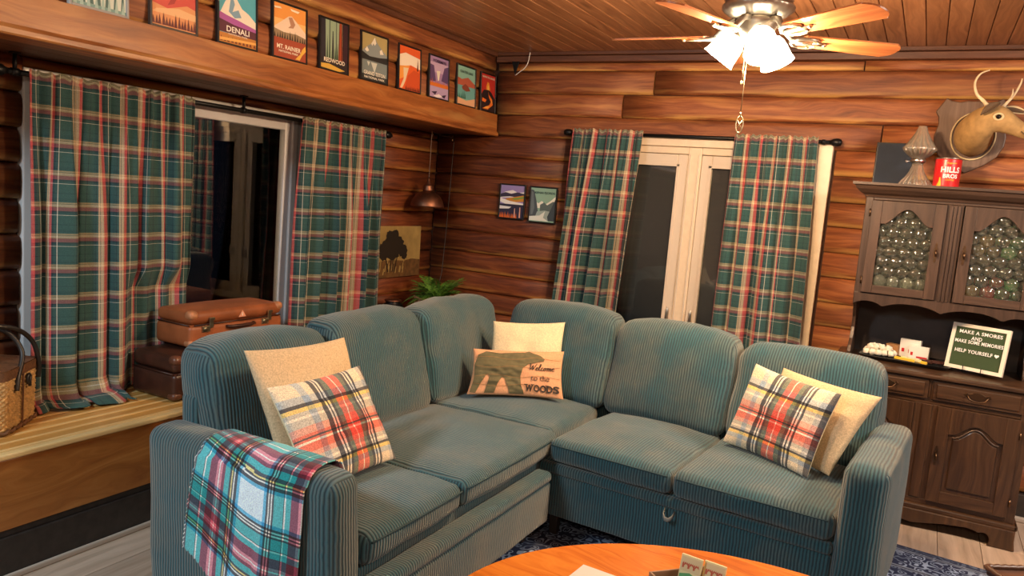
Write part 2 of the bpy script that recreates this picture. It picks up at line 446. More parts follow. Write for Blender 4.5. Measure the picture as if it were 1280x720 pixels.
M['screen'] = simple('insect_screen', (.055, .047, .046), .8, bump=.3, bscale=900)
M['glass'] = pane_mat('window_glass', (.92, .95, .95))
M['blackmetal'] = simple('black_iron', (.012, .012, .013), .4, .6)
M['nickel'] = simple('brushed_nickel', (.60, .56, .50), .3, 1.0)
M['cord'] = corduroy('teal_corduroy', (.030, .118, .148), (.006, .027, .040), (.105, .152, .150))
M['seam'] = simple('teal_piping', (.022, .055, .065), .8)
M['sofaleg'] = simple('sofa_leg', (.03, .022, .018), .5)
G1 = (.034, .090, .088); G2 = (.026, .068, .074); NV = (.017, .027, .044); RD = (.62, .085, .090); BE = (.62, .46, .29); WH = (.72, .68, .58)
sett = [(0, BE), (.045, G1), (.055, BE), (.10, WH), (.11, BE), (.155, RD), (.275, NV), (.335, G2), (.40, WH), (.416, G1), (.60, G1), (.70, NV), (.72, G1), (.86, G2), (.93, NV), (.95, G1)]
sett2 = [(p, {BE: (.46, .36, .20), RD: (.30, .075, .085), WH: (.75, .72, .62)}.get(c, c)) for p, c in sett]
M['curtain'] = plaid('plaid_curtain_cloth', sett, sett2, .138, .131, fleck=.12, mean=.46)
CR = (.78, .66, .48); RB = (.62, .055, .040); BK = (.016, .018, .024); GR = (.045, .07, .055); LB = (.30, .40, .52); YL = (.85, .55, .10); GY = (.36, .38, .38); PK = (.62, .20, .17); WW = (.88, .82, .72)
pw = [(0, CR), (.18, LB), (.25, CR), (.32, BK), (.365, WW), (.382, BK), (.398, WW), (.415, BK), (.445, GR), (.49, RB), (.555, WW), (.57, RB), (.635, GR), (.685, BK), (.72, WW), (.737, BK), (.753, WW), (.77, BK), (.795, CR), (.90, GY), (.955, BK)]
pf = [(0, CR), (.15, LB), (.22, BK), (.255, YL), (.295, GY), (.335, WW), (.357, GY), (.43, PK), (.50, RB), (.525, BK), (.54, RB), (.56, WW), (.58, RB), (.655, PK), (.70, GY), (.745, WW), (.767, GY), (.79, BK), (.815, YL), (.85, LB), (.90, CR)]
M['plaidpillow'] = plaid('plaid_pillow_cloth', pw, pf, .46, .46, fleck=.3)
TE = (.018, .28, .30); SK = (.74, .90, 1.0); BL = (.04, .33, .66); MA = (.10, .012, .025); PR = (.70, .10, .14)
bw = [(0, MA), (.03, PR), (.06, WW), (.072, PR), (.105, MA), (.14, TE), (.20, BK), (.225, YL), (.24, BK), (.255, WW), (.27, BK), (.305, BL), (.34, SK), (.635, BL), (.67, BK), (.695, WW), (.71, BK), (.725, WW), (.74, BK), (.76, TE), (.86, BK), (.87, WW), (.883, TE), (.94, MA)]
M['blanket'] = plaid('tartan_throw_cloth', bw, bw, .345, .32, rough=.95, sheen=.3, fleck=.2)
M['linen'] = simple('oatmeal_linen', (.62, .47, .29), .95, noise_amt=.22, nscale=170, bump=.5, bscale=420)
M['linen2'] = simple('cream_linen', (.76, .63, .40), .95, noise_amt=.16, nscale=150, bump=.4, bscale=420)
M['peach'] = simple('peach_canvas', (.72, .36, .19), .9, noise_amt=.12, nscale=120, bump=.2, bscale=400)
M['bearprint'] = simple('bear_print', (.135, .115, .055), .9, noise_amt=.12, nscale=60)
M['ink'] = simple('dark_ink', (.035, .028, .024), .9)
M['plankline'] = simple('plank_line_print', (.30, .16, .06), .9)
M['leather'] = simple('tan_leather', (.30, .088, .030), .42, noise_amt=.28, nscale=9, bump=.15, bscale=60)
M['leather_scuff'] = simple('scuffed_leather', (.46, .19, .085), .5, noise_amt=.35, nscale=40)
M['darkleather'] = simple('dark_leather', (.045, .016, .010), .38, noise_amt=.35, nscale=12, bump=.15, bscale=60)
M['darkleather_corner'] = simple('worn_corner_leather', (.12, .045, .025), .33, noise_amt=.3, nscale=30)
M['brass'] = simple('tarnished_brass', (.42, .36, .24), .35, 1.0, noise_amt=.3)
M['wicker'] = simple('wicker', (.46, .27, .10), .6, noise_amt=.38, nscale=60)
M['wicker_dark'] = simple('wicker_dark_strand', (.13, .055, .022), .6, noise_amt=.3, nscale=60)
M['blackstrap'] = simple('black_leather_strap', (.014, .011, .010), .45)
M['copper'] = simple('aged_copper', (.24, .11, .068), .48, 1.0, noise_amt=.3, nscale=14)
M['string'] = simple('grey_cord', (.22, .15, .12), .8)
M['fern'] = simple('fern_green', (.085, .20, .022), .55, noise_amt=.45, nscale=18)
M['straw'] = simple('straw', (.60, .46, .22), .8)
M['twine'] = simple('twine', (.36, .20, .09), .9)
M['soil'] = simple('soil', (.03, .018, .012), .95)
M['white'] = simple('white_paper', (.80, .77, .70), .7)
M['whiteplastic'] = simple('white_letters', (.85, .85, .82), .45)
M['feltgreen'] = simple('green_felt', (.055, .090, .038), .95, bump=.3, bscale=700)
M['boardframe'] = simple('pale_board_frame', (.78, .72, .58), .5)
M['red'] = simple('red_can', (.58, .018, .020), .32)
M['yellow'] = simple('yellow_print', (.85, .52, .04), .5)
M['tin'] = simple('tin', (.6, .58, .55), .3, 1.0)
M['crystal'] = pane_mat('pressed_glass', (.96, .95, .93), 1.0, 1.7)
_nt = M['crystal'].node_tree; _mx = N(_nt, 'ShaderNodeMixShader'); _df = N(_nt, 'ShaderNodeBsdfDiffuse'); _df.inputs[0].default_value = (.85, .76, .62, 1); _mx.inputs[0].default_value = .10
_o = [n for n in _nt.nodes if n.type == 'OUTPUT_MATERIAL'][0]; _s = _o.inputs[0].links[0].from_socket; _nt.links.new(_s, _mx.inputs[1]); _nt.links.new(_df.outputs[0], _mx.inputs[2]); _nt.links.new(_mx.outputs[0], _o.inputs[0])
for _n in _nt.nodes:
    if _n.type == 'BSDF_GLOSSY': _n.inputs['Roughness'].default_value = .12
M['fanmetal'] = simple('pewter_fan_metal', (.42, .36, .28), .34, .85, noise_amt=.12)
M['bladewood'] = wood('fan_blade', (.30, .090, .036), (.45, .155, .055), (.58, .24, .095), rough=.3, gscale=60, tint=.04, knots=False, bump=0)
M['shade'] = emit('frosted_lamp_glass', (1.0, .88, .68), 11.0)
M['fur'] = simple('deer_fur', (.40, .245, .095), .85, noise_amt=.22, nscale=26, bump=.35, bscale=240)
M['furpale'] = simple('pale_deer_fur', (.66, .52, .30), .85, noise_amt=.15, nscale=30)
M['furdark'] = simple('dark_deer_fur', (.10, .06, .032), .8)
M['antler'] = simple('antler_bone', (.74, .60, .38), .5, noise_amt=.15, nscale=40)
M['eye'] = simple('glass_eye', (.008, .006, .005), .08)
M['plaque'] = wood('plaque_wood', (.085, .048, .032), (.15, .088, .058), (.22, .135, .09), rough=.42, gscale=46, tint=.02, knots=False)
M['plaque_edge'] = simple('plaque_edge', (.022, .012, .009), .4)
M['slate'] = simple('dark_blue_print', (.022, .030, .048), .6, Specular_IOR_Level=.15)
M['tray'] = simple('black_tray', (.015, .015, .016), .3)
M['marsh'] = simple('marshmallow', (.82, .76, .62), .7)
M['kraft'] = simple('brown_card', (.36, .17, .06), .7)
M['chocwrap'] = simple('dark_brown_wrapper', (.06, .02, .014), .4)
M['greencard'] = simple('card_green', (.10, .36, .14), .6)
M['cardyellow'] = simple('card_yellow', (.78, .68, .36), .6)
M['cardred'] = simple('card_red', (.50, .10, .05), .6)
M['greycard'] = simple('grey_card', (.58, .57, .52), .6)
M['gold'] = simple('painting_gold_sky', (.36, .25, .085), .6, noise_amt=.25, nscale=9)
M['paint_dark'] = simple('painting_dark', (.018, .013, .008), .6)
M['paint_brown'] = simple('painting_brown', (.13, .065, .020), .6, noise_amt=.4, nscale=30)
M['canvas_edge'] = simple('canvas_edge', (.60, .45, .28), .8)
def bubble_glass():
    m = bpy.data.materials.new('bubble_glass'); m.use_nodes = True; nt = m.node_tree; nt.nodes.clear(); L = nt.links.new
    out = N(nt, 'ShaderNodeOutputMaterial'); tr = N(nt, 'ShaderNodeBsdfTransparent'); rf = N(nt, 'ShaderNodeBsdfRefraction'); gl = N(nt, 'ShaderNodeBsdfGlossy')
    lw = N(nt, 'ShaderNodeFresnel'); m1 = N(nt, 'ShaderNodeMixShader'); m2 = N(nt, 'ShaderNodeMixShader')
    tr.inputs[0].default_value = (.90, .93, .84, 1); rf.inputs[0].default_value = (.92, .95, .86, 1); rf.inputs['IOR'].default_value = 1.42; rf.inputs['Roughness'].default_value = .03
    gl.inputs['Roughness'].default_value = .07; lw.inputs['IOR'].default_value = 1.9; m1.inputs[0].default_value = .75
    L(tr.outputs[0], m1.inputs[1]); L(rf.outputs[0], m1.inputs[2]); df = N(nt, 'ShaderNodeBsdfDiffuse'); df.inputs[0].default_value = (.55, .60, .48, 1); m3 = N(nt, 'ShaderNodeMixShader'); m3.inputs[0].default_value = .07; L(m1.outputs[0], m3.inputs[1]); L(df.outputs[0], m3.inputs[2])
    L(lw.outputs[0], m2.inputs[0]); L(m3.outputs[0], m2.inputs[1]); L(gl.outputs[0], m2.inputs[2]); L(m2.outputs[0], out.inputs[0])
    return m
M['bubble'] = bubble_glass()
def tumbler_mat(name, col):
    m, nt, b = nodes(name)
    b.inputs['Base Color'].default_value = (*col, 1); b.inputs['Roughness'].default_value = .12; b.inputs['Transmission Weight'].default_value = .35; b.inputs['Coat Weight'].default_value = .5
    return m
M['g_red'] = tumbler_mat('red_glass', (.75, .03, .03)); M['g_green'] = tumbler_mat('green_glass', (.16, .62, .22)); M['g_amber'] = tumbler_mat('amber_glass', (.70, .36, .08)); M['g_clear'] = tumbler_mat('clear_glass', (.70, .72, .66))
def rug_mat():
    m, nt, b = nodes('navy_rug_pile'); L = nt.links.new
    uv = N(nt, 'ShaderNodeUVMap'); sp = N(nt, 'ShaderNodeSeparateXYZ'); L(uv.outputs[0], sp.inputs[0])
    vo = N(nt, 'ShaderNodeTexVoronoi', feature='SMOOTH_F1'); vo.inputs['Scale'].default_value = 26; L(uv.outputs[0], vo.inputs['Vector'])
    no = N(nt, 'ShaderNodeTexNoise'); no.inputs['Scale'].default_value = 34; no.inputs['Detail'].default_value = 5; L(uv.outputs[0], no.inputs['Vector'])
    n2 = N(nt, 'ShaderNodeTexNoise'); n2.inputs['Scale'].default_value = 9; n2.inputs['Detail'].default_value = 3; L(uv.outputs[0], n2.inputs['Vector'])
    rings = mathn(nt, 'SINE', mathn(nt, 'MULTIPLY', vo.outputs['Distance'], 26.0))
    a = ramp(nt, [(.52, (0, 0, 0)), (.60, (1, 1, 1))]); L(mathn(nt, 'MULTIPLY', mathn(nt, 'ADD', mathn(nt, 'MULTIPLY', rings, .5), .5), mathn(nt, 'ADD', no.outputs[0], .38)), a.inputs[0])
    c = ramp(nt, [(.40, (.3, .3, .3)), (.58, (1, 1, 1))]); L(n2.outputs[0], c.inputs[0])
    col = mixc(nt, mathn(nt, 'MULTIPLY', a.outputs[0], c.outputs[0]), (.014, .024, .070), (.34, .44, .62))
    # border bands along the edge (UV.y is the distance to the edge in metres)
    band = ramp(nt, [(0, (.02, .03, .07)), (.10, (.24, .29, .38)), (.115, (.02, .025, .05)), (.135, (.24, .29, .38)), (.15, (.02, .025, .05)), (.55, (.24, .29, .38)), (.575, (.02, .025, .05)), (.60, (.24, .29, .38)), (.62, (0, 0, 0))], 'CONSTANT')
    ab = mathn(nt, 'DIVIDE', sp.outputs[1], .45); L(ab, band.inputs[0])
    sel = ramp(nt, [(0, (1, 1, 1)), (.16, (0, 0, 0)), (.55, (1, 1, 1)), (.62, (0, 0, 0))], 'CONSTANT'); L(ab, sel.inputs[0])
    col = mixc(nt, mathn(nt, 'MULTIPLY', sel.outputs[0], .8), col, band.outputs[0])
    L(col, b.inputs['Base Color']); b.inputs['Roughness'].default_value = .95
    return m
M['rug'] = rug_mat()
FLAT = {}
def flatc(hexs):
    """matte print ink from an sRGB hex colour"""
    if hexs not in FLAT:
        c = []
        for i in (0, 2, 4):
            v = int(hexs[i:i + 2], 16) / 255
            c.append(v / 12.92 if v <= .04045 else ((v + .055) / 1.055) ** 2.4)
        FLAT[hexs] = simple('print_ink', tuple(c), .55)
    return FLAT[hexs]
# ================================================================ THE SETTING
YB = 4.985      # back of the log faces on the back wall (bulges reach about y = 4.95)
XW = -3.375     # the same for the window wall
XU = -2.905     # the upper left wall above the beam
X1, Y0, ZC = 2.4, -1.8, 2.53

def log_piece(parent, O, D, Nn, length, z0, z1, bulge=.036, mat='log', name='log', round_=False):
    O = Vector(O); D = Vector(D); Nn = Vector(Nn); h = z1 - z0
    prof = [(0, .004), (.016, .012), (.031, .055), (.036, .16), (.037, .5), (.035, .80), (.028, .92), (.012, .985), (0, .997)] if not round_ else [(0, .004), (.014, .012), (.030, .09), (.036, .25), (.037, .5), (.034, .72), (.025, .9), (.010, .985), (0, .997)]
    k = bulge / .036; seg = max(2, int(length / .30)); sd = random.uniform(0, 50)
    rings = []
    for i in range(seg + 1):
        a = length * i / seg
        inset = .5 if i in (0, seg) else 1
        r = []
        for n_, z in prof:
            wv = noise.noise(Vector((a * 1.3 + sd, z * 2, sd))) * .006
            e = .004 if i == 0 else (-.004 if i == seg else 0)
            r.append(O + D * (a + e) + Nn * max(0, n_ * k * (.86 if inset < 1 else 1) + (wv if 0 < n_ else 0)) + Vector((0, 0, z0 + z * h + wv * .5)))
        rings.append(r)
    mb = MB(); b = 0; m = len(prof)
    for r in rings: mb.v.extend(tuple(p) for p in r)
    off = random.uniform(0, 8)
    for i in range(seg):
        for j in range(m - 1):
            q = [i * m + j, (i + 1) * m + j, (i + 1) * m + j + 1, i * m + j + 1]
            u0 = length * i / seg + off; u1 = length * (i + 1) / seg + off; v0 = prof[j][1] * h; v1 = prof[j + 1][1] * h
            mb.face(q, [(u0, v0), (u1, v0), (u1, v1), (u0, v1)], 0, True)
    for i in (0, seg): mb.face([i * m + j for j in range(m)], [(z * h, n_) for n_, z in prof])
    return mb.build(name, M[mat], parent)

def slab(name, boxes, mat, kind='structure', parent=None, **kw):
    mb = MB()
    for c, s_, g in boxes: mb.box(c, s_, grain=g)
    return mb.build(name, M[mat], parent, kind=kind if parent is None else None, **kw)
def bx(x0, x1, y0, y1, z0, z1, g=0):
    return (((x0 + x1) / 2, (y0 + y1) / 2, (z0 + z1) / 2), (x1 - x0, y1 - y0, z1 - z0), g)

# ---- floor
floor = slab('floor', [bx(-3.5, X1, Y0, 5.1, -.08, -.0125)], 'dark_backing')
pw_, pl_ = .19, 1.23
mb = MB(); mb.box((0, 0, -.006), (pw_ - .003, pl_ - .003, .012), grain=1)
base = None
nx = int((X1 + 2.82) / pw_) + 1
for i in range(nx):
    y = Y0 - random.uniform(0, pl_)
    while y < 4.97:
        cy = y + pl_ / 2
        if base is None:
            base = mb.build('plank', M['floor'], floor, local=True); o = base
        else:
            o = base.copy(); link(o)
        o.parent = floor
        o.location = Vector((-2.80 + pw_ * (i + .5), cy, 0)) - floor.location
        y += pl_
# ---- ceiling
ceiling = slab('ceiling', [bx(XU - .1, X1, Y0, 5.1, ZC + .02, ZC + .1)], 'dark_backing')
cw = .0945; x = XU + .03
while x < X1 - .01:
    cuts = [Y0] + sorted(random.uniform(0.4, 4.4) for _ in range(random.choice((0, 1, 1, 2)))) + [4.955]
    for a, b in zip(cuts, cuts[1:]):
        if b - a < .15: continue
        mb = MB(); mb.box((x + cw / 2, (a + b) / 2, ZC + .010), (cw - .0035, b - a - .003, .018), grain=1)
        for f in range(len(mb.uv)): mb.uv[f] = [(u + a, v) for u, v in mb.uv[f]]
        mb.build('plank', M['ceil'], ceiling, bevel=.003, seg=1)
    x += cw

# ---- back wall
WX0, WX1, WZ0, WZ1 = -2.20, -.545, .42, 1.995
wall_back = slab('wall_back', [bx(-3.45, X1, YB, YB + .1, WZ1, ZC), bx(-3.45, WX0, YB, YB + .1, 0, WZ1), bx(WX1, X1, YB, YB + .1, 0, WZ1), bx(WX0, WX1, YB, YB + .1, 0, WZ0)], 'dark_backing')
def row_back(z0, z1, xs, bulge=.026, round_=False, mat='log'):
    for a, b in zip(xs, xs[1:]):
        log_piece(wall_back, (a, YB, 0), (1, 0, 0), (0, -1, 0), b - a, z0, z1, bulge=bulge, round_=round_, mat=mat)
row_back(2.41, 2.466, [-2.86, -.438, X1 - .02])
row_back(2.255, 2.41, [-2.86, -1.683, 1.1, X1 - .02])
row_back(2.104, 2.255, [-2.86, -1.887, .9, X1 - .02])
row_back(1.951, 2.104, [-2.86, -.30, X1 - .02])
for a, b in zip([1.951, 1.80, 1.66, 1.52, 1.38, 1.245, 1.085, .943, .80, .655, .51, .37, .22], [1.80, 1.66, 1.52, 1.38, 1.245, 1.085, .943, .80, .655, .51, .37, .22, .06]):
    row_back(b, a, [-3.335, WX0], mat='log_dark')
rs = [1.951, 1.802, 1.647, 1.503, 1.35, 1.202, 1.05, .906, .755, .60, .45, .30, .15]
for i, (a, b) in enumerate(zip(rs, rs[1:])):
    row_back(b, a, [WX1 + .012, 0.9 + .25 * (i % 3), X1 - .02], .036, True)
row_back(WZ1 - .04, 1.951 + .0, [WX1 + .012, WX1 + .02]) if False else None
for a, b in zip([.42, .28], [.28, .14]): row_back(b, a, [WX0, WX1])
slab('trim_1', [bx(-2.86, X1 - .01, 4.925, 4.985, 2.466, 2.506)], 'darktrim', bevel=.004)
slab('trim_2', [bx(-2.86, X1 - .01, 4.905, 4.985, 2.508, 2.532)], 'darktrim', bevel=.004)
slab('baseboard_back', [bx(-.53, X1 - .01, 4.925, 4.985, .012, .15)], 'baseboard', bevel=.004)
slab('trim_3', [bx(-.53, X1 - .01, 4.90, 4.925, .0, .03)], 'quarter', bevel=.008)
# ---- window wall (left, under the beam)
LY0, LY1, LZ0, LZ1 = 1.905, 4.16, .53, 1.902
wall_left = slab('wall_left', [bx(XW - .1, XW, Y0, LY0, .0, 2.1), bx(XW - .1, XW, LY1, 4.985, .0, 2.1), bx(XW - .1, XW, LY0, LY1, LZ1, 2.1), bx(XW - .1, XW, LY0, LY1, 0, LZ0)], 'dark_backing')
rs = [1.90, 1.80, 1.65, 1.50, 1.357, 1.21, 1.06, .91, .76, .61, .478]
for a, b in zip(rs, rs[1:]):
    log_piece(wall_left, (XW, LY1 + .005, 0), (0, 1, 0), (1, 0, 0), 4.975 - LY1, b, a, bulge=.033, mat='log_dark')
rs = [1.95, 1.80, 1.655, 1.51, 1.36, 1.215, 1.065, .91, .765, .62, .478]
for a, b in zip(rs, rs[1:]):
    log_piece(wall_left, (XW, .2, 0), (0, 1, 0), (1, 0, 0), LY0 - .2 - random.uniform(.0, .02), b, a, bulge=.046)
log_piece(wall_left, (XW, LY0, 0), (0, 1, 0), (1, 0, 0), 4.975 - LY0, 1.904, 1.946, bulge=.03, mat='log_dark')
# ---- upper left wall above the beam
wall_upper = slab('wall_upper_left', [bx(XU - .1, XU, Y0, 4.985, 2.08, ZC)], 'dark_backing')
for a, b, ys in ((2.10, 2.255, (Y0, 1.1, 3.9, 4.95)), (2.255, 2.405, (Y0, 2.6, 4.95)), (2.405, 2.528, (Y0, 1.7, 4.95))):
    for p, q in zip(ys, ys[1:]):
        log_piece(wall_upper, (XU, p, 0), (0, 1, 0), (1, 0, 0), q - p, a, b, bulge=.04)
slab('trim_4', [bx(XU, -2.835, Y0, 4.90, 2.498, 2.53, 1)], 'darktrim', bevel=.006)
# ---- the long beam over the window bay, with its soffit
mb = MB()
prof = [(-2.832, 2.10), (-2.828, 1.985), (-2.812, 1.968), (-2.812, 1.952), (-2.818, 1.946), (-2.97, 1.946), (-2.97, 2.10)]
L_ = 4.95 - Y0; b = 0; segs = 22
for i in range(segs + 1):
    for k, (px, pz) in enumerate(prof):
        j = noise.noise(Vector((i * .9, k * 3.1, 4))) * .004 if k in (0, 1, 2) else 0
        mb.v.append((px + j, Y0 + L_ * i / segs, pz + j * .5))
n = len(prof)
for i in range(segs):
    acc = 0
    for k in range(n):
        k2 = (k + 1) % n; d = math.hypot(prof[k2][0] - prof[k][0], prof[k2][1] - prof[k][1])
        mb.face([i * n + k, i * n + k2, (i + 1) * n + k2, (i + 1) * n + k], [(L_ * i / segs, acc), (L_ * i / segs, acc + d), (L_ * (i + 1) / segs, acc + d), (L_ * (i + 1) / segs, acc)], 0, False)
        acc += d
mb.face(list(range(n))); mb.face([segs * n + k for k in range(n)])
beam = mb.build('trim_5', M['beam'], kind='structure')
for k in range(3):
    xa = -2.972 - .132 * k
    mb = MB(); c, s_, g = bx(xa - .130, xa, Y0, 4.95, 1.947, 1.972, 1); mb.box(c, s_, grain=1)
    mb.build('soffit_board', M['darktrim'], beam, bevel=.003, seg=1)
# ---- walls behind and beside the camera
slab('wall_right', [bx(X1, X1 + .1, Y0, 5.1, 0, ZC, 1)], 'log')
slab('wall_rear', [bx(-3.5, X1, Y0 - .1, Y0, 0, ZC, 0)], 'log')

# ---- window 1: white sliding window in the bay
f1 = MB()
for bxs in (bx(-3.45, -3.335, LY0, LY0 + .045, LZ0, LZ1), bx(-3.45, -3.335, LY1 - .045, LY1, LZ0, LZ1), bx(-3.45, -3.335, LY0 + .045, LY1 - .045, LZ1 - .035, LZ1), bx(-3.45, -3.335, LY0 + .045, LY1 - .045, LZ0, LZ0 + .05), bx(-3.45, -3.335, 3.446, 3.489, LZ0 + .05, LZ1 - .035)):
    f1.box(bxs[0], bxs[1])
window_1 = f1.build('window_1', M['vinyl'], kind='structure', bevel=.006)
def sash1(y0, y1, x0):
    s_ = MB(); t = .045; d = .035
    for q in (bx(x0 - d, x0, y0, y0 + t, LZ0 + .05, LZ1 - .036), bx(x0 - d, x0, y1 - t, y1, LZ0 + .05, LZ1 - .036), bx(x0 - d, x0, y0 + t, y1 - t, LZ1 - .036 - .06, LZ1 - .036), bx(x0 - d, x0, y0 + t, y1 - t, LZ0 + .05, LZ0 + .12)): s_.box(q[0], q[1])
    so = s_.build('sash', M['vinyl'], window_1, bevel=.005)
    g_ = MB(); q = bx(x0 - d / 2 - .003, x0 - d / 2 + .003, y0 + t - .004, y1 - t + .004, LZ0 + .116, LZ1 - .093); g_.box(q[0], q[1]); g_.build('pane', M['glass'], so)
sash1(2.66, 3.445, -3.35)
sash1(LY0 + .048, 2.74, -3.395)
sash1(3.49, LY1 - .048, -3.35)

# ---- window 2: cream casement pair in the back wall
cs = MB()
for q in (bx(WX0 - .0, WX0 + .085, 4.925, 4.985, WZ0, WZ1), bx(WX1 - .085, WX1, 4.925, 4.985, WZ0, WZ1), bx(WX0 + .085, WX1 - .085, 4.925, 4.985, WZ1 - .065, WZ1), bx(WX0 + .085, WX1 - .085, 4.90, 4.985, WZ0, WZ0 + .05),
          bx(-1.405, -1.318, 4.948, 5.03, WZ0 + .05, WZ1 - .065), bx(WX0 + .085, -1.405, 4.948, 5.03, 1.885, WZ1 - .065), bx(-1.318, WX1 - .085, 4.948, 5.03, 1.885, WZ1 - .065)):
    cs.box(q[0], q[1], grain=2)
window_2 = cs.build('window_2', M['cream'], kind='structure', bevel=.004)
sl = MB()
for q in (bx(-1.395, -1.385, 4.942, 4.949, WZ0 + .05, 1.885), bx(-1.338, -1.328, 4.942, 4.949, WZ0 + .05, 1.885)): sl.box(q[0], q[1])
sl.build('moulding_bead', M['cream2'], window_2, bevel=.002)
def sash2(x0, x1, hx):
    s_ = MB(); t = .066
    for q in (bx(x0, x0 + t, 4.955, 5.0, WZ0 + .055, 1.882), bx(x1 - t, x1, 4.955, 5.0, WZ0 + .055, 1.882), bx(x0 + t, x1 - t, 4.955, 5.0, 1.806, 1.882), bx(x0 + t, x1 - t, 4.955, 5.0, WZ0 + .055, WZ0 + .13)): s_.box(q[0], q[1])
    so = s_.build('sash', M['cream2'], window_2, bevel=.004)
    ib = MB(); e = t - .018
    for q in (bx(x0 + e, x0 + t + .002, 4.950, 4.956, WZ0 + .12, 1.82), bx(x1 - t - .002, x1 - e, 4.950, 4.956, WZ0 + .12, 1.82), bx(x0 + e, x1 - e, 4.950, 4.956, 1.804, 1.824)): ib.box(q[0], q[1])
    ib.build('glazing_bead', M['cream2'], so, bevel=.002)
    g_ = MB(); q = bx(x0 + t - .005, x1 - t + .005, 4.974, 4.98, WZ0 + .125, 1.811); g_.box(q[0], q[1]); g_.build('pane', M['glass'], so)
    g_ = MB(); q = bx(x0 + t - .005, x1 - t + .005, 4.990, 4.993, WZ0 + .125, 1.811); g_.box(q[0], q[1]); g_.build('insect_screen', M['screen'], so)
    h_ = MB(); h_.box((hx, 4.952, .835), (.020, .010, .085)); h_.tube([(hx, 4.945, .80), (hx + .004, 4.925, .806), (hx + .006, 4.918, .83), (hx + .007, 4.918, .87), (hx + .006, 4.922, .895)], [.008, .008, .0075, .006, .004], 10)
    h_.build('handle', M['nickel'], so, bevel=.003)
sash2(WX0 + .09, -1.407, -1.437); sash2(-1.316, WX1 - .09, -1.284)

# ---- raised wooden platform under the bay
deck = thing('wooden_platform', 'raised pine platform of narrow boards running under the left window', 'platform', (-3.08, 1.5, 0))
ZD = .475
c, s_, g = bx(-3.365, -2.83, Y0, 4.945, .02, ZD - .021); mb = MB(); mb.box(c, s_); mb.build('frame', M['dark_backing'], deck)
x = -2.842
while x > -3.33:
    mb = MB(); c, s_, g = bx(x - .017, x - .0005, Y0, 4.945, ZD - .02, ZD, 1); mb.box(c, s_, grain=1); mb.build('strip', M['deck_nose'], deck)
    x -= .017
    x2 = max(x - .054, -3.365)
    mb = MB(); c, s_, g = bx(x2, x - .0005, Y0, 4.945, ZD - .02, ZD - .001, 1); mb.box(c, s_, grain=1); mb.build('plank', M['deck'], deck, bevel=.002, seg=1)
    x = x2
mb = MB(); c, s_, g = bx(-2.842, -2.80, Y0, 4.945, ZD - .022, ZD, 1); mb.box(c, s_, grain=1); mb.build('edge_board', M['deck_nose'], deck, bevel=.006)
mb = MB(); c, s_, g = bx(-2.832, -2.808, Y0, 4.945, .185, ZD - .023, 1); mb.box(c, s_, grain=1); mb.build('front_board', M['deckface'], deck, bevel=.003)
slab('baseboard_left', [bx(-2.832, -2.798, Y0, 4.945, .0, .158, 1), bx(-2.832, -2.812, Y0, 4.945, .158, .186, 1)], 'baseboard', bevel=.003)
slab('trim_6', [bx(-2.797, -2.782, Y0, 4.945, 0, .024, 1)], 'quarter', bevel=.006)
# ---- rug
rug = MB()
P0, P1 = Vector((.014, 4.116)), Vector((.443, 4.065)); ed = (P1 - P0).normalized(); inn = Vector((ed.y, -ed.x))
O = P0 - ed * 1.66
def rugf(u, v):
    p = O + ed * (u * 2.6) + inn * (v * 3.2); return (p.x, p.y, .010)
rug.grid(rugf, 2, 2, lambda u, v: (u * 2.6, v * 3.2), smooth=False)
def rugb(u, v):
    p = O + ed * (u * 2.6) + inn * (v * 3.2); return (p.x, p.y, .0015)
rug.grid(rugb, 1, 1, lambda u, v: (u * 2.6, v * 3.2), smooth=False)
b0 = 9
for a, b_ in ((0, 1), (1, 2), (2, 5), (5, 8), (8, 7), (7, 6), (6, 3), (3, 0)):
    pa, pb = rug.v[a], rug.v[b_]; k = len(rug.v); rug.v += [(pa[0], pa[1], .0015), (pb[0], pb[1], .0015)]
    rug.face([a, b_, k + 1, k], [(0, 0), (.1, 0), (.1, .01), (0, .01)])
o = rug.build('area_rug', M['rug'])
tag(o, 'navy blue patterned rug lying under the sofa and oval table', 'rug')

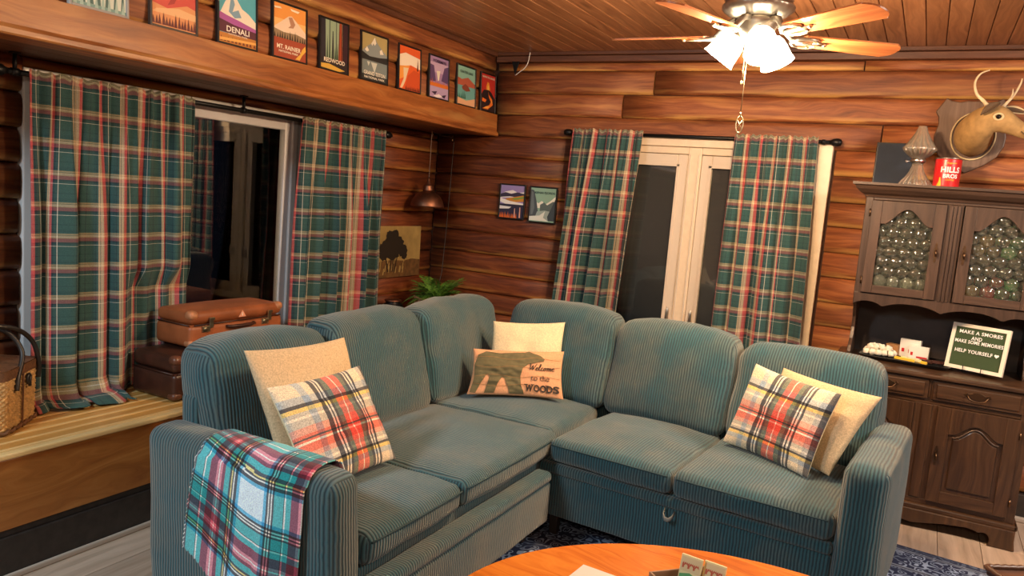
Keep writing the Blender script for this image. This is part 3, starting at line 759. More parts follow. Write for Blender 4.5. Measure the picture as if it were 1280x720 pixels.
# ================================================================ CURTAINS
def curtain(name, label, T, Nn, base, top, bot, ztop, zbot, fold, nf, seed, cloth, puddle=0.0, group=None, flare=None, tuck=None, nu=200, nv=64):
    """T: direction along the rod, Nn: into the room, base: the plane of the cloth; top/bot: (start, end) along the rod"""
    T = Vector(T); Nn = Vector(Nn); rnd = random.Random(seed)
    ph = [rnd.uniform(0, 6.28) for _ in range(8)]; am = [rnd.uniform(.6, 1.3) for _ in range(8)]
    H = ztop - zbot
    def f(u, v):
        k = min(1, max(0, (v - .02) / .5)); k = k * k * (3 - 2 * k)
        lo, hi = top[0] + (bot[0] - top[0]) * v, top[1] + (bot[1] - top[1]) * v
        uu = u + .026 * math.sin(2 * PI * nf * u + ph[6]) * k + .006 * math.sin(2 * PI * nf * 2.3 * u + ph[7])
        s = lo + (hi - lo) * min(1.01, max(-.01, uu))
        fine = math.sin(2 * PI * nf * 2.1 * u + ph[0]) * .55 + math.sin(2 * PI * nf * 3.3 * u + ph[1]) * .45
        big = am[0] * math.sin(2 * PI * nf * u + ph[2] + .8 * math.sin(3 * u + v * 1.2 + ph[3])) * .7 + .4 * am[1] * math.sin(2 * PI * nf * .55 * u + ph[4] + v) + .25 * math.sin(2 * PI * nf * 1.9 * u + ph[5] + .7 * v)
        ruf = 1.0 if v < .012 else (.55 if v < .03 else 1)
        n_ = fold * (.20 * fine * (1 - k) * ruf + big * (.18 + .82 * k) * .62)
        z = ztop - H * v + (.005 * math.sin(2 * PI * nf * 3.1 * u + ph[2]) if v < .02 else 0)
        p = T * s + Nn * (base + n_)
        if flare:
            a, b_ = flare(u, v); p = p + T * a + Nn * b_
        if tuck and p.z < 9 and z < tuck[0] and p.y > tuck[1]: q = min(1, (tuck[0] - z) / .1) * min(1, (p.y - tuck[1]) / .05); p.x = p.x + (min(p.x, tuck[2] + .012 * math.sin(p.y * 60)) - p.x) * q
        if puddle and v > 1 - puddle:
            q = (v - (1 - puddle)) / puddle
            z = zbot + H * puddle * (1 - q) * .35 + .018 * abs(math.sin(9 * u + 3 * q)) * (1 - .4 * q); p = p + Nn * (.02 + .13 * q) * (1 if not tuck or p.y < tuck[1] - .05 else 0) * (.4 + .6 * math.sin(PI * min(1, u * 1.25)) ** 2 if u < .75 else 0)
        return (p.x, p.y, z)
    mb = MB(); W_ = cloth
    mb.grid(f, nu, nv, lambda u, v: (u * W_ + .03, v * H))
    o = mb.build(name, M['curtain'], solid=.003, recalc=False)
    tag(o, label, 'curtain', group)
    return o
curtain('curtain', 'plaid curtain at the left end of the left window, its hem pooling on the platform', (0, 1, 0), (1, 0, 0), -3.222, (1.865, 2.665), (1.865, 2.70), 1.884, .482, .072, 5.6, 3, 1.07, tuck=(1.06, 2.30, -3.266), puddle=.05)
curtain('curtain', 'plaid curtain at the right end of the left window, behind the sofa and suitcases', (0, 1, 0), (1, 0, 0), -3.220, (3.415, 4.165), (3.375, 4.20), 1.886, .50, .060, 6.0, 5, 1.00)
curtain('curtain', 'plaid curtain left of the cream casement window on the back wall', (1, 0, 0), (0, -1, 0), -4.848, (-2.18, -1.685), (-2.285, -1.755), 2.012, .46, .078, 4.4, 11, .80)
curtain('curtain', 'plaid curtain right of the cream casement window, nearest the wooden hutch', (1, 0, 0), (0, -1, 0), -4.848, (-1.105, -.62), (-1.125, -.575), 2.012, .46, .074, 4.6, 23, .80)
def rod(name, label, T, Nn, base, a, b_, z, wallo, brk):
    T = Vector(T); Nn = Vector(Nn)
    mid = T * ((a + b_) / 2) + Nn * base
    r = thing(name, label, 'curtain rod', (mid.x, mid.y, z))
    P = lambda s, n_=0, dz=0: tuple(T * s + Nn * (base + n_) + Vector((0, 0, z + dz)))
    mb = MB(); mb.tube([P(a), P(b_)], .0115, 12); mb.build('pole', M['blackmetal'], r)
    for e, sg in ((a, -1), (b_, 1)):
        mb = MB(); mb.tube([P(e), P(e + sg * .012), P(e + sg * .018), P(e + sg * .045), P(e + sg * .062), P(e + sg * .066)], [.013, .017, .022, .024, .018, .006], 14); mb.build('finial', M['blackmetal'], r)
    for s_, up in brk:
        mb = MB()
        if up: mb.tube([P(s_), P(s_, 0, up)], .0085, 8); mb.tube([P(s_ - .015), P(s_ + .015)], .0155, 12); mb.box(P(s_, 0, up - .003), (.03, .03, .006))
        else: mb.tube([P(s_), P(s_, wallo)], .008, 8); mb.tube([P(s_ - .01), P(s_ + .01)], .0155, 12)
        mb.build('bracket', M['blackmetal'], r)
    return r
rod('curtain_rod', 'black curtain rod under the beam across the left window', (0, 1, 0), (1, 0, 0), -3.262, 1.80, 4.215, 1.868, -.06, [(1.83, .077), (3.0, .077)])
rod('curtain_rod', 'black curtain rod above the cream casement window', (1, 0, 0), (0, -1, 0), -4.898, -2.20, -.565, 1.990, -.025, [(-2.17, 0), (-.60, 0)])
# ================================================================ THE SECTIONAL SOFA
sofa = thing('sectional_sofa', 'teal corduroy L-shaped sectional sofa in the middle of the room', 'sofa', (-1.6, 3.2, 0))
class Fr:
    def __init__(s, o, ang):
        s.o = Vector((o[0], o[1], 0)); s.w = Vector((math.cos(ang), math.sin(ang), 0)); s.d = Vector((-math.sin(ang), math.cos(ang), 0))
    def __call__(s, w_, d_, z): return s.o + s.w * w_ + s.d * d_ + Vector((0, 0, z))
FL = Fr((-1.375, 1.655), PI / 2)      # left run: w along +y, d away from its front (-x)
FR = Fr((-1.40, 3.07), R(-4.5))       # right run: w along +x, d towards the back wall
def axis_pts(h, r, m):
    a = [-h + r * k for k in (0, .33, .66, 1)]; inner = [-(h - r) + 2 * (h - r) * k / m for k in range(1, m)]
    return a + inner + [h - r * k for k in (1, .66, .33, 0)]
def soft_box(mb, fr, w0, w1, d0, d1, z0, z1, r=.05, bulge=(0, 0, 0), lean=0.0, wob=.005, seed=0, stripe=0, shape=None, m=None, off=0.0):
    """rounded upholstered block; bulge = crown on (w, d, z) faces; UV.x runs across the wales in metres"""
    hw, hd, hz = (w1 - w0) / 2, (d1 - d0) / 2, (z1 - z0) / 2; c = Vector(((w0 + w1) / 2, (d0 + d1) / 2, (z0 + z1) / 2))
    H = (hw, hd, hz); r = min(r, hw * .98, hd * .98, hz * .98)
    m = m or [max(3, int(2 * h / .045)) for h in H]
    A = [axis_pts(H[k], r, m[k]) for k in range(3)]
    for ax in range(3):
        a, b = [k for k in range(3) if k != ax]
        for sg in (-1, 1):
            base = len(mb.v); na, nb = len(A[a]), len(A[b]); UVp = []
            for j in range(nb):
                for i in range(na):
                    p = [0, 0, 0]; p[a] = A[a][i]; p[b] = A[b][j]; p[ax] = sg * H[ax]
                    inner = [max(-(H[k] - r), min(H[k] - r, p[k])) for k in range(3)]
                    dv = Vector([p[k] - inner[k] for k in range(3)]); n_ = dv.normalized()
                    q = Vector(inner) + n_ * r
                    t = [max(-1, min(1, q[k] / H[k])) for k in range(3)]
                    UVp.append(q.copy())
                    for k in range(3):
                        o1, o2 = [x for x in range(3) if x != k]
                        q[k] += (1 if t[k] > 0 else -1) * abs(t[k]) * bulge[k] * max(0, 1 - t[o1] ** 2) * max(0, 1 - t[o2] ** 2)
                    nz = noise.noise(Vector((q.x * 5 + seed * 7.3, q.y * 5 + seed, q.z * 5)))
                    nz2 = noise.noise(Vector((q.x * 13 + seed * 3.1, q.y * 13, q.z * 13 + seed)))
                    q += n_ * (nz * wob + nz2 * wob * .35)
                    if shape: q = shape(q, t)
                    q.y += lean * (q.z + hz)
                    mb.v.append(tuple(fr(c.x + q.x, c.y + q.y, c.z + q.z)))
            st = stripe if ax != stripe else (1 if stripe == 0 else 0)
            ot = [k for k in range(3) if k != st and k != ax]; ot = ot[0] if ot else 2
            for j in range(nb - 1):
                for i in range(na - 1):
                    q = [j * na + i, j * na + i + 1, (j + 1) * na + i + 1, (j + 1) * na + i]
                    mb.face([base + k for k in q], [(UVp[k][st] + off, UVp[k][ot]) for k in q], 0, True)
def upholstered(name, fr, *a, label=None, **kw):
    mb = MB(); soft_box(mb, fr, *a, **kw)
    return mb.build(name, M['cord'], sofa, weld=True, label=label)
def seat(fr, w0, w1, d0, d1, seed, stripe=0, front=True):
    o = upholstered('seat_cushion', fr, w0 + .002, w1 - .002, d0, d1, .374, .482, r=.034, bulge=(.006, .012, .026), wob=.007, seed=seed, stripe=stripe)
    if front:
        mb = MB(); hw = (w1 - w0) / 2
        mb.tube([fr(w0 + .02 + (w1 - w0 - .04) * k / 12, d0 - .0015 - .012 * (1 - (2 * k / 12 - 1) ** 2) * .8, .455 + .004 * (1 - (2 * k / 12 - 1) ** 2)) for k in range(13)], .0035, 6)
        mb.build('piping', M['seam'], o)
    return o
def back_shape(q, t):
    if t[2] > 0: q.z -= .032 * abs(t[0]) ** 5 * t[2]
    q.x *= 1 - .012 * max(0, t[2]) ** 2
    return q
def backc(fr, w0, w1, d0, z1, seed, thick=.19):
    return upholstered('back_cushion', fr, w0 + .002, w1 - .002, d0, d0 + thick, .47, z1, r=.060, bulge=(.004, .022, .014), lean=.24, wob=.012, seed=seed, shape=back_shape)
# frame and bases
upholstered('back_frame', FL, .165, 2.25, .745, .83, .10, .765, r=.025, wob=.002, lean=.06)
upholstered('back_frame', FR, -.75, 1.32, .76, .85, .10, .66, r=.025, wob=.002, lean=.06)
upholstered('base', FL, .12, 1.62, .03, .80, .13, .374, r=.02, wob=.001)
upholstered('base', FR, -.05, 1.25, .035, .80, .125, .372, r=.02, wob=.001)
o = upholstered('front_panel', FR, -.02, 1.243, .016, .05, .125, .318, r=.012, wob=.003, seed=3)
o = upholstered('front_rail', FR, -.02, 1.243, .008, .06, .320, .366, r=.018, wob=.003, seed=4)
drawer = upholstered('drawer', FL, .15, 1.385, -.052, .03, .110, .298, r=.014, wob=.003, seed=5)
mb = MB(); soft_box(mb, FL, .15, 1.385, -.058, .025, .297, .347, r=.022, wob=.002, seed=6); mb.build('drawer_rail', M['cord'], drawer, weld=True)
# pull strap on the right run
mb = MB(); tp = [(.600, .006, .317), (.603, -.016, .300), (.612, -.024, .288), (.628, -.024, .286), (.640, -.018, .296), (.644, .004, .312)]
for e in (-.010, .010): pass
ring = []
for k, (w_, d_, z) in enumerate(tp):
    ring.append((FR(w_, d_, z + .009), FR(w_, d_ - .001, z - .009)))
for k in range(len(ring)): mb.v += [tuple(ring[k][0]), tuple(ring[k][1])]
for k in range(len(ring) - 1): mb.face([2 * k, 2 * k + 1, 2 * k + 3, 2 * k + 2], None, 0, True)
mb.build('pull_strap', simple('strap_webbing', (.26, .27, .24), .7), sofa, solid=.003, label='grey webbing pull strap')
# arms
upholstered('armrest', FL, .0, .150, -.012, .800, .090, .688, r=.048, bulge=(.006, .006, .010), wob=.004, seed=11, stripe=1, lean=.06)
upholstered('armrest', FR, 1.243, 1.402, -.015, .800, .090, .676, r=.048, bulge=(.006, .006, .012), wob=.004, seed=12, stripe=0, lean=.06)
# seats
seat(FL, .152, .715, -.002, .70, 21); seat(FL, .715, 1.535, -.002, .70, 22)
seat(FL, 1.537, 2.12, .030, .70, 23, front=False)
seat(FR, .030, .615, .0, .70, 24); seat(FR, .615, 1.241, .0, .70, 25)
# backs
backc(FL, .178, .815, .640, .940, 31); backc(FL, .815, 1.485, .640, .955, 32); backc(FL, 1.485, 2.235, .645, .955, 33)
backc(FR, -.690, -.020, .620, .960, 34); backc(FR, -.020, .622, .610, .952, 35); backc(FR, .622, 1.275, .615, .935, 36)
# legs
for fr, w_, d_ in ((FL, .05, .06), (FL, .05, .74), (FL, 1.33, .05), (FR, .05, .10), (FR, 1.33, .06), (FR, 1.33, .76), (FR, -.6, .76)):
    mb = MB(); p = fr(w_, d_, .0655); mb.box(p, (.045, .045, .109), taper=.8); mb.build('leg', M['sofaleg'], sofa, bevel=.004)

# ================================================================ CUSHIONS
def pillow(name, label, TL, TR, BR, BL, t, mat, group=None, n=26, extras=None, backmat=None, bow=.055, ear=0.0, wr=.0065):
    TL, TR, BR, BL = map(Vector, (TL, TR, BR, BL))
    nrm = (TR - BL).cross(TL - BR).normalized()
    cen = (TL + TR + BR + BL) / 4
    if nrm.dot(Vector((0, 0, 1.55)) - cen) < 0: nrm = -nrm
    W_ = ((TR - TL).length + (BR - BL).length) / 2; Hh = ((TL - BL).length + (TR - BR).length) / 2
    sd = random.uniform(0, 30)
    def S(x, y, side, lift=0.0):
        """x, y in -1..1 ; side +1 front, -1 back"""
        xx = x * (1 - bow * (1 - y * y)); yy = y * (1 - bow * (1 - x * x))
        a, b = (xx + 1) / 2, (yy + 1) / 2
        p = (BL * (1 - a) + BR * a) * (1 - b) + (TL * (1 - a) + TR * a) * b
        e = max(0, 1 - x * x) ** .42 * max(0, 1 - y * y) ** .42
        w_ = noise.noise(Vector((x * 2.2 + sd, y * 2.2, side))) * wr * 2 + noise.noise(Vector((x * 6 + sd, y * 6, side + 3))) * wr
        return p + nrm * (side * (t * e + lift) + w_ * e)
    mb = MB()
    def uvf(u, v): return (u * W_, (1 - v) * Hh)
    tt = lambda k: math.sin((k - .5) * PI)       # cluster samples at the edges
    mb.grid(lambda u, v: S(tt(u), tt(v), 1), n, n, lambda u, v: ((tt(u) + 1) / 2 * .46 if mat in ('plaidpillow',) else (tt(u) + 1) / 2 * W_, (1 - (tt(v) + 1) / 2) * (.46 if mat in ('plaidpillow',) else Hh)))
    mb.grid(lambda u, v: S(tt(u), tt(v), -1), n, n, uvf, mi=1 if backmat else 0, flip=True)
    mats = [M[mat]] + ([M[backmat]] if backmat else [])
    o = mb.build(name, mats, weld=True)
    tag(o, label, 'pillow', group)
    if extras: extras(o, S, W_, Hh)
    return o
pillow('throw_pillow', 'oatmeal linen pillow leaning at the left end of the sofa, behind a plaid one', (-1.995, 1.875, .945), (-2.005, 2.405, .922), (-1.80, 2.36, .498), (-1.80, 1.90, .505), .050, 'linen')
pillow('throw_pillow', 'red and white plaid pillow by the throw-covered left arm of the sofa', (-1.845, 1.838, .850), (-1.865, 2.335, .842), (-1.665, 2.335, .515), (-1.635, 1.845, .53), .049, 'plaidpillow', backmat='linen2')
pillow('throw_pillow', 'plain cream pillow in the sofa corner behind the bear pillow', (-1.990, 3.605, .860), (-1.640, 3.765, .888), (-1.600, 3.690, .525), (-1.950, 3.505, .520), .046, 'linen2')
def bear_print(o, S, W_, Hh):
    mp = lambda x, y: S(x, y, 1, .0040)
    mb = MB()
    bear = [(-.90, .72), (-.72, .90), (-.40, .84), (-.10, .90), (.12, .92), (.22, .98), (.32, .88), (.48, .78), (.58, .62), (.56, .52), (.40, .46), (.22, .38), (.10, .20), (.06, -.15), (.08, -.55), (.14, -.80), (.16, -.93), (-.14, -.93), (-.18, -.70), (-.28, -.30), (-.34, -.22), (-.42, -.50), (-.46, -.93), (-.66, -.93), (-.64, -.60), (-.62, -.20), (-.68, -.10), (-.78, -.50), (-.84, -.93), (-.96, -.90), (-.95, -.30), (-.97, .30)]
    add_patch(mb, bear, mp, 0, 5); mb.build('bear_silhouette', M['bearprint'], o)
    mb = MB(); mp2 = lambda x, y: S(x, y, 1, .0048)
    for y in (.62, .22, -.18, -.58): add_stroke(mb, [(x / 20, y + .05 * math.sin(x * .3 + y * 9)) for x in range(-19, 20)], .018, mp2)
    mb.build('plank_lines', M['plankline'], o)
    mp3 = lambda x, y: S(x, y, 1, .0054)
    mb = MB()
    # hand-lettered 'Welcome'
    gl = {'W': [[(0, .9), (.06, 1.0), (.10, .9), (.14, .05), (.34, .85), (.36, .05), (.62, 1.0)]],
          'e': [[(0, .25), (.16, .32), (.20, .45), (.12, .52), (.04, .38), (.05, .12), (.14, .03), (.28, .14)]],
          'l': [[(0, .15), (.12, .55), (.16, .95), (.08, 1.0), (.05, .6), (.06, .1), (.14, .03), (.22, .14)]],
          'c': [[(.20, .42), (.12, .52), (.04, .34), (.05, .10), (.14, .03), (.26, .14)]],
          'o': [[(.14, .50), (.05, .42), (.03, .18), (.10, .03), (.20, .12), (.22, .34), (.14, .50), (.24, .44), (.32, .46)]],
          'm': [[(0, .45), (.05, .5), (.05, .03), (.07, .35), (.16, .50), (.20, .40), (.20, .03), (.22, .35), (.31, .50), (.35, .40), (.35, .06), (.42, .12)]]}
    X = .22
    for ch, adv in (('W', .60), ('e', .26), ('l', .20), ('c', .25), ('o', .30), ('m', .42), ('e', .26)):
        for st in gl[ch]:
            pts = []
            for a, b in zip(st, st[1:]):
                for k in range(4): pts.append((a[0] + (b[0] - a[0]) * k / 4, a[1] + (b[1] - a[1]) * k / 4))
            pts.append(st[-1])
            add_stroke(mb, [(X + (p[0] + .12 * p[1]) * .26, .10 + p[1] * .30) for p in pts], .020, mp3)
        X += adv * .26
    add_text(mb, 'to the', .50, -.22, .42, .24, mp3)
    for i, ch in enumerate('WOODS'):
        cx = .262 + i * .143 + (.02 if i else 0); wd = .135 if ch != 'W' else .17
        add_text(mb, ch, cx, -.66, wd, .30, mp3, bold=.035)
        if ch == 'W': add_stroke(mb, [(cx - .115, -.515), (cx - .03, -.515)], .03, mp3); add_stroke(mb, [(cx + .03, -.515), (cx + .115, -.515)], .03, mp3)
        if ch == 'D': add_stroke(mb, [(cx - .095, -.515), (cx - .02, -.515)], .03, mp3); add_stroke(mb, [(cx - .095, -.805), (cx - .02, -.805)], .03, mp3)
        if ch == 'S': add_stroke(mb, [(cx + .06, -.52), (cx + .06, -.60)], .02, mp3); add_stroke(mb, [(cx - .06, -.72), (cx - .06, -.80)], .02, mp3)
    mb.build('lettering', M['ink'], o, kind='stuff')
pillow('throw_pillow', 'small peach pillow printed with a bear and the words Welcome to the WOODS', (-1.985, 3.405, .738), (-1.585, 3.660, .752), (-1.535, 3.590, .518), (-1.955, 3.320, .516), .044, 'peach', extras=bear_print)
pillow('throw_pillow', 'oatmeal linen pillow against the right arm of the sofa, behind a plaid one', (-.495, 3.655, .862), (-.075, 3.425, .852), (-.225, 3.320, .515), (-.585, 3.600, .500), .047, 'linen')
pillow('throw_pillow', 'red and white plaid pillow leaning at the right end of the sofa', (-.608, 3.600, .870), (-.222, 3.375, .846), (-.300, 3.255, .505), (-.700, 3.520, .502), .049, 'plaidpillow', backmat='linen2')

# ================================================================ THROW OVER THE LEFT ARM
def throw():
    y0, y1, zt = 1.655, 1.805, .700
    path = [(1.828, .55), (1.824, .60), (1.818, .65), (1.80, .690), (1.77, .7075), (1.73, .711), (1.69, .7055), (1.662, .688), (1.646, .655), (1.642, .60), (1.640, .50), (1.637, .40), (1.632, .30), (1.630, .20)]
    L_ = [0]
    for a, b in zip(path, path[1:]): L_.append(L_[-1] + math.hypot(b[0] - a[0], b[1] - a[1]))
    T = L_[-1]
    def at(s):
        for k in range(len(path) - 1):
            if s <= L_[k + 1] + 1e-9:
                q = (s - L_[k]) / (L_[k + 1] - L_[k]); return (path[k][0] + (path[k + 1][0] - path[k][0]) * q, path[k][1] + (path[k + 1][1] - path[k][1]) * q)
        return path[-1]
    x0, x1 = -1.935, -1.480
    def f(u, v):
        end = T * (.80 + .20 * min(1, u * 1.6))                 # the hem hangs lower towards the right
        y, z = at(end * v)
        x = x0 + (x1 - x0) * u + .012 * math.sin(v * 5 + u * 3) * (1 - u) - .03 * (v > .99) * 0
        drop = max(0, (v - .55) / .45)
        fold = (.006 + .016 * drop) * (math.sin(u * 9 + .8) * .6 + math.sin(u * 17 + v * 3) * .4)
        if z < .66 and y < 1.7: y -= .006 + abs(fold) * .8 + .010 * drop
        else: z += abs(fold) * .35
        jag = .004 * (1 if int(u * 60) % 2 else -1)
        if v > .985: z += jag
        if u < .01: x += .003 * (1 if int(v * 90) % 2 else -1)
        return (x, y, z)
    mb = MB(); mb.grid(f, 60, 90, lambda u, v: (u * .46 + .254, v * T + .06))
    # folded-back second layer along the right edge
    def g(u, v):
        p = f(1 - .16 * (1 - u) * 0 - .0, v); y, z = p[1], p[2]
        return (x1 - .002 + .018 * math.sin(u * PI * .5) - .02 * u, y + (.004 if u > .5 else .0) + .006 * u * (1 if y < 1.7 else 0), z - .004 * u)
    o = mb.build('throw_blanket', M['blanket'], solid=.004, recalc=False)
    return tag(o, 'teal, red and white tartan throw draped over the left sofa arm', 'blanket')
throw()

# ================================================================ CEILING FAN
FX, FY = -.70, 3.23
fan = thing('ceiling_fan', 'pewter ceiling fan with wooden blades and three lit frosted glass shades', 'ceiling fan', (FX, FY, ZC))
Fm = Matrix.Translation((FX, FY, 0))
mb = MB(); mb.lathe([(.02, 2.480), (.07, 2.500), (.075, 2.515), (.07, 2.530)], 24, Fm); mb.lathe([(.014, 2.448), (.014, 2.508)], 12, Fm); mb.build('canopy', M['fanmetal'], fan)
mb = MB(); mb.lathe([(.03, 2.463), (.09, 2.458), (.125, 2.433), (.135, 2.393), (.130, 2.373), (.122, 2.366)], 40, Fm)
mb.lathe([(.122, 2.366), (.138, 2.358), (.140, 2.348), (.128, 2.333), (.095, 2.313), (.06, 2.306)], 72, Fm, flute=lambda g, k: .02 * math.sin(g * 24) if 1 < k < 5 else 0)
mb.build('motor_housing', M['fanmetal'], fan)
mb = MB(); mb.lathe([(.075, 2.310), (.080, 2.298), (.078, 2.283), (.070, 2.253), (.055, 2.233), (.040, 2.226), (.044, 2.220), (.036, 2.208), (.018, 2.198), (.012, 2.183), (.004, 2.178)], 32, Fm)
mb.build('light_fitter', M['fanmetal'], fan)
ZBL = 2.245
blade_me = None
for k in range(5):
    g = R(34.8 + 72 * k)
    Mb = Fm @ Matrix.Rotation(g, 4, 'Z') @ Matrix.Translation((0, 0, ZBL)) @ Matrix.Rotation(R(-11), 4, 'X')
    mb = MB(); pts = []
    for i in range(15):
        a = -1 + 2 * i / 14
        pts.append((.605 - .035 * abs(a) ** 3 , a * .062))
    top = [(.195, -.048), (.40, -.060), (.57, -.0655)] ; bot = [(.57, .0655), (.40, .060), (.195, .048), (.185, .03), (.185, -.03)]
    outl = top + pts + bot
    b = len(mb.v); n = len(outl)
    for z in (.003, -.003):
        for x, y in outl: mb.v.append(tuple(Mb @ Vector((x, y, z))))
    mb.face([b + i for i in range(n)], list(outl)); mb.face([b + n + i for i in range(n)][::-1], list(outl)[::-1])
    for i in range(n): j = (i + 1) % n; mb.face([b + i, b + n + i, b + n + j, b + j], [outl[i], outl[i], outl[j], outl[j]])
    bl = mb.build('blade', M['bladewood'], fan)
    mb = MB()
    P = lambda x, y, z=-.008: tuple(Mb @ Vector((x, y, z)))
    mb.tube([P(.080, 0, .058), P(.110, 0, .050), P(.135, 0, .022), P(.160, 0, -.002), P(.190, 0, -.008)], [.014, .013, .012, .011, .010], 10)
    for s_ in (-1, 1):
        mb.tube([P(.150, 0), P(.172, .028 * s_), P(.205, .040 * s_), P(.240, .036 * s_), P(.262, .020 * s_), P(.255, .008 * s_), P(.238, .010 * s_)], [.009, .009, .008, .008, .007, .006, .004], 8)
        mb.lathe([(.0, -.016), (.008, -.014), (.009, -.006)], 10, Mb @ Matrix.Translation((.235, .036 * s_, 0)))
    mb.tube([P(.17, 0), P(.30, 0)], [.011, .006], 8)
    mb.lathe([(.0, -.016), (.008, -.014), (.009, -.006)], 10, Mb @ Matrix.Translation((.29, 0, 0)))
    mb.build('blade_bracket', M['fanmetal'], fan)
for az in (182, 296, 56):
    g = R(az); tilt = R(36)
    D = Vector((math.cos(g) * math.sin(tilt), math.sin(g) * math.sin(tilt), -math.cos(tilt)))
    nk = Vector((FX, FY, 2.250)) + Vector((math.cos(g), math.sin(g), 0)) * .068
    zq = Vector((0, 0, 1)).rotation_difference(D).to_matrix().to_4x4(); Ms = Matrix.Translation(nk) @ zq
    mb = MB(); mb.tube([(FX + math.cos(g) * .03, FY + math.sin(g) * .03, 2.240), (FX + math.cos(g) * .055, FY + math.sin(g) * .055, 2.254), tuple(nk - D * .004)], .011, 10)
    mb.lathe([(.012, -.012), (.026, -.006), (.029, .008), (.027, .018)], 20, Ms); arm_ = mb.build('lamp_arm', M['fanmetal'], fan)
    mb = MB(); pr = [(.027, .006), (.044, .017), (.054, .036), (.059, .060), (.061, .082), (.064, .102), (.069, .118)]
    mb.lathe(pr, 28, Ms, caps=(False, False)); mb.lathe([(a - .003, b) for a, b in pr][::-1], 28, Ms, caps=(False, False))
    sh = mb.build('lamp_shade', M['shade'], fan, recalc=False, label='lit frosted glass shade')
    l = bpy.data.lights.new('fan_bulb', 'POINT'); l.energy = BULB_W; l.color = WARM; l.shadow_soft_size = .04
    lo = bpy.data.objects.new('fan_bulb', l); link(lo); lo.location = nk + D * .150
for x_, y_, z0, z1, orn in ((-.010, -.055, 2.22, 1.925, 1), (-.024, -.035, 2.22, 2.05, 0)):
    mb = MB(); px, py = FX + x_, FY + y_
    mb.tube([(px, py, z0), (px, py, z1)], .0016, 6)
    mb.lathe([(0, z1 - .002), (.004, z1), (.004, z1 + .012), (0, z1 + .016)], 8, Matrix.Translation((px, py, 0)))
    ch = mb.build('pull_chain', M['brass'], fan)
    if orn:
        mb = MB(); ring_ = [(px + .013 * math.cos(a) , py + .004 * math.cos(a), z1 - .034 + .033 * math.sin(a)) for a in [2 * PI * i / 20 for i in range(20)]]
        mb.tube(ring_, .0022, 6, closed=True); mb.tube([(px - .009, py, z1 - .05), (px + .009, py, z1 - .018)], .0018, 6); mb.tube([(px + .009, py, z1 - .05), (px - .009, py, z1 - .018)], .0018, 6)
        mb.build('pull_ornament', M['brass'], ch)
# ================================================================ THE HUTCH
HX = .112      # its middle
hutch = thing('china_hutch', 'dark walnut china hutch with bubble-glass doors against the back wall', 'hutch', (HX, 4.70, 0))
def hb(name, boxes, mat='hutch', bevel=.003, parent=None, **kw):
    mb = MB()
    for c, s_, g in boxes: mb.box(c, s_, grain=g)
    return mb.build(name, M[mat], parent or hutch, bevel=bevel, **kw)
def hx(x0, x1, y0, y1, z0, z1, g=0): return bx(HX + x0, HX + x1, y0, y1, z0, z1, g)
YL, YU, YK = 4.44, 4.55, 4.915
# lower case
hb('side_panel', [hx(-.445, -.425, YL + .01, YK, .09, .785, 2)]); hb('side_panel', [hx(.425, .445, YL + .01, YK, .09, .785, 2)])
hb('carcass', [hx(-.424, .424, YL + .03, YK, .10, .784, 0)], bevel=0)
hb('face_frame', [hx(-.445, -.402, YL, YL + .03, .13, .785, 2), hx(.402, .445, YL, YL + .03, .13, .785, 2), hx(-.402, .402, YL, YL + .03, .655, .677, 0), hx(-.402, .402, YL, YL + .03, .13, .158, 0), hx(-.058, .058, YL, YL + .03, .158, .655, 2), hx(-.022, .022, YL, YL + .03, .677, .785, 2)])
hb('stile_moulding', [hx(-.024, .024, YL - .006, YL + .002, .16, .655, 2)], bevel=.004)
for s_ in (-1, 1):
    mb = MB()
    for k in range(3):
        c, q, g = hx(s_ * .012 - .004 + (k - 1) * .0 + (k - 1) * .011, s_ * .012 + .004 + (k - 1) * .011, YL - .004, YL, .69, .78, 2); mb.box(c, q, grain=2)
    mb.build('reed_moulding', M['hutch'], hutch, bevel=.002, kind='stuff') if s_ > 0 else None
mb = MB(); c, q, g = hx(-.475, .475, YL - .030, YK + .01, .787, .812, 0); mb.box(c, q, grain=0); mb.build('countertop', M['hutch'], hutch, bevel=.008, seg=3)
def bail(parent, x, z, y, w_=.052):
    mb = MB()
    pl = [(-.060, .004), (-.050, .016), (-.034, .010), (-.018, .018), (0, .024), (.018, .018), (.034, .010), (.050, .016), (.060, .004), (.046, -.006), (.024, -.012), (0, -.018), (-.024, -.012), (-.046, -.006)]
    mb.prism(pl, .003, BACKM(x, y - .003, z))
    hp = mb.build('pull_plate', M['brass_dark'], parent, bevel=.001, seg=1)
    mb = MB(); mb.tube([(x - .042, y - .004, z + .006), (x - .043, y - .016, z + .002), (x - .034, y - .020, z - .014), (x - .012, y - .021, z - .021), (x + .012, y - .021, z - .021), (x + .034, y - .020, z - .014), (x + .043, y - .016, z + .002), (x + .042, y - .004, z + .006)], .0036, 8)
    mb.build('bail_handle', M['brass_dark'], parent)
def drop_pull(parent, x, z, y):
    mb = MB()
    pl = [(0, .052), (.006, .040), (.004, .030), (.010, .022), (.007, .010), (.013, 0), (.007, -.010), (.010, -.022), (.004, -.032), (.006, -.042), (0, -.052)]
    pl = pl + [(-a, b) for a, b in pl[::-1][1:-1]]
    mb.prism(pl, .003, BACKM(x, y - .003, z))
    mb.tube([(x, y - .004, z + .012), (x, y - .016, z + .010), (x + .002, y - .020, z - .004), (x + .003, y - .018, z - .018)], [.004, .0045, .006, .004], 8)
    mb.build('door_pull', M['brass_dark'], parent)
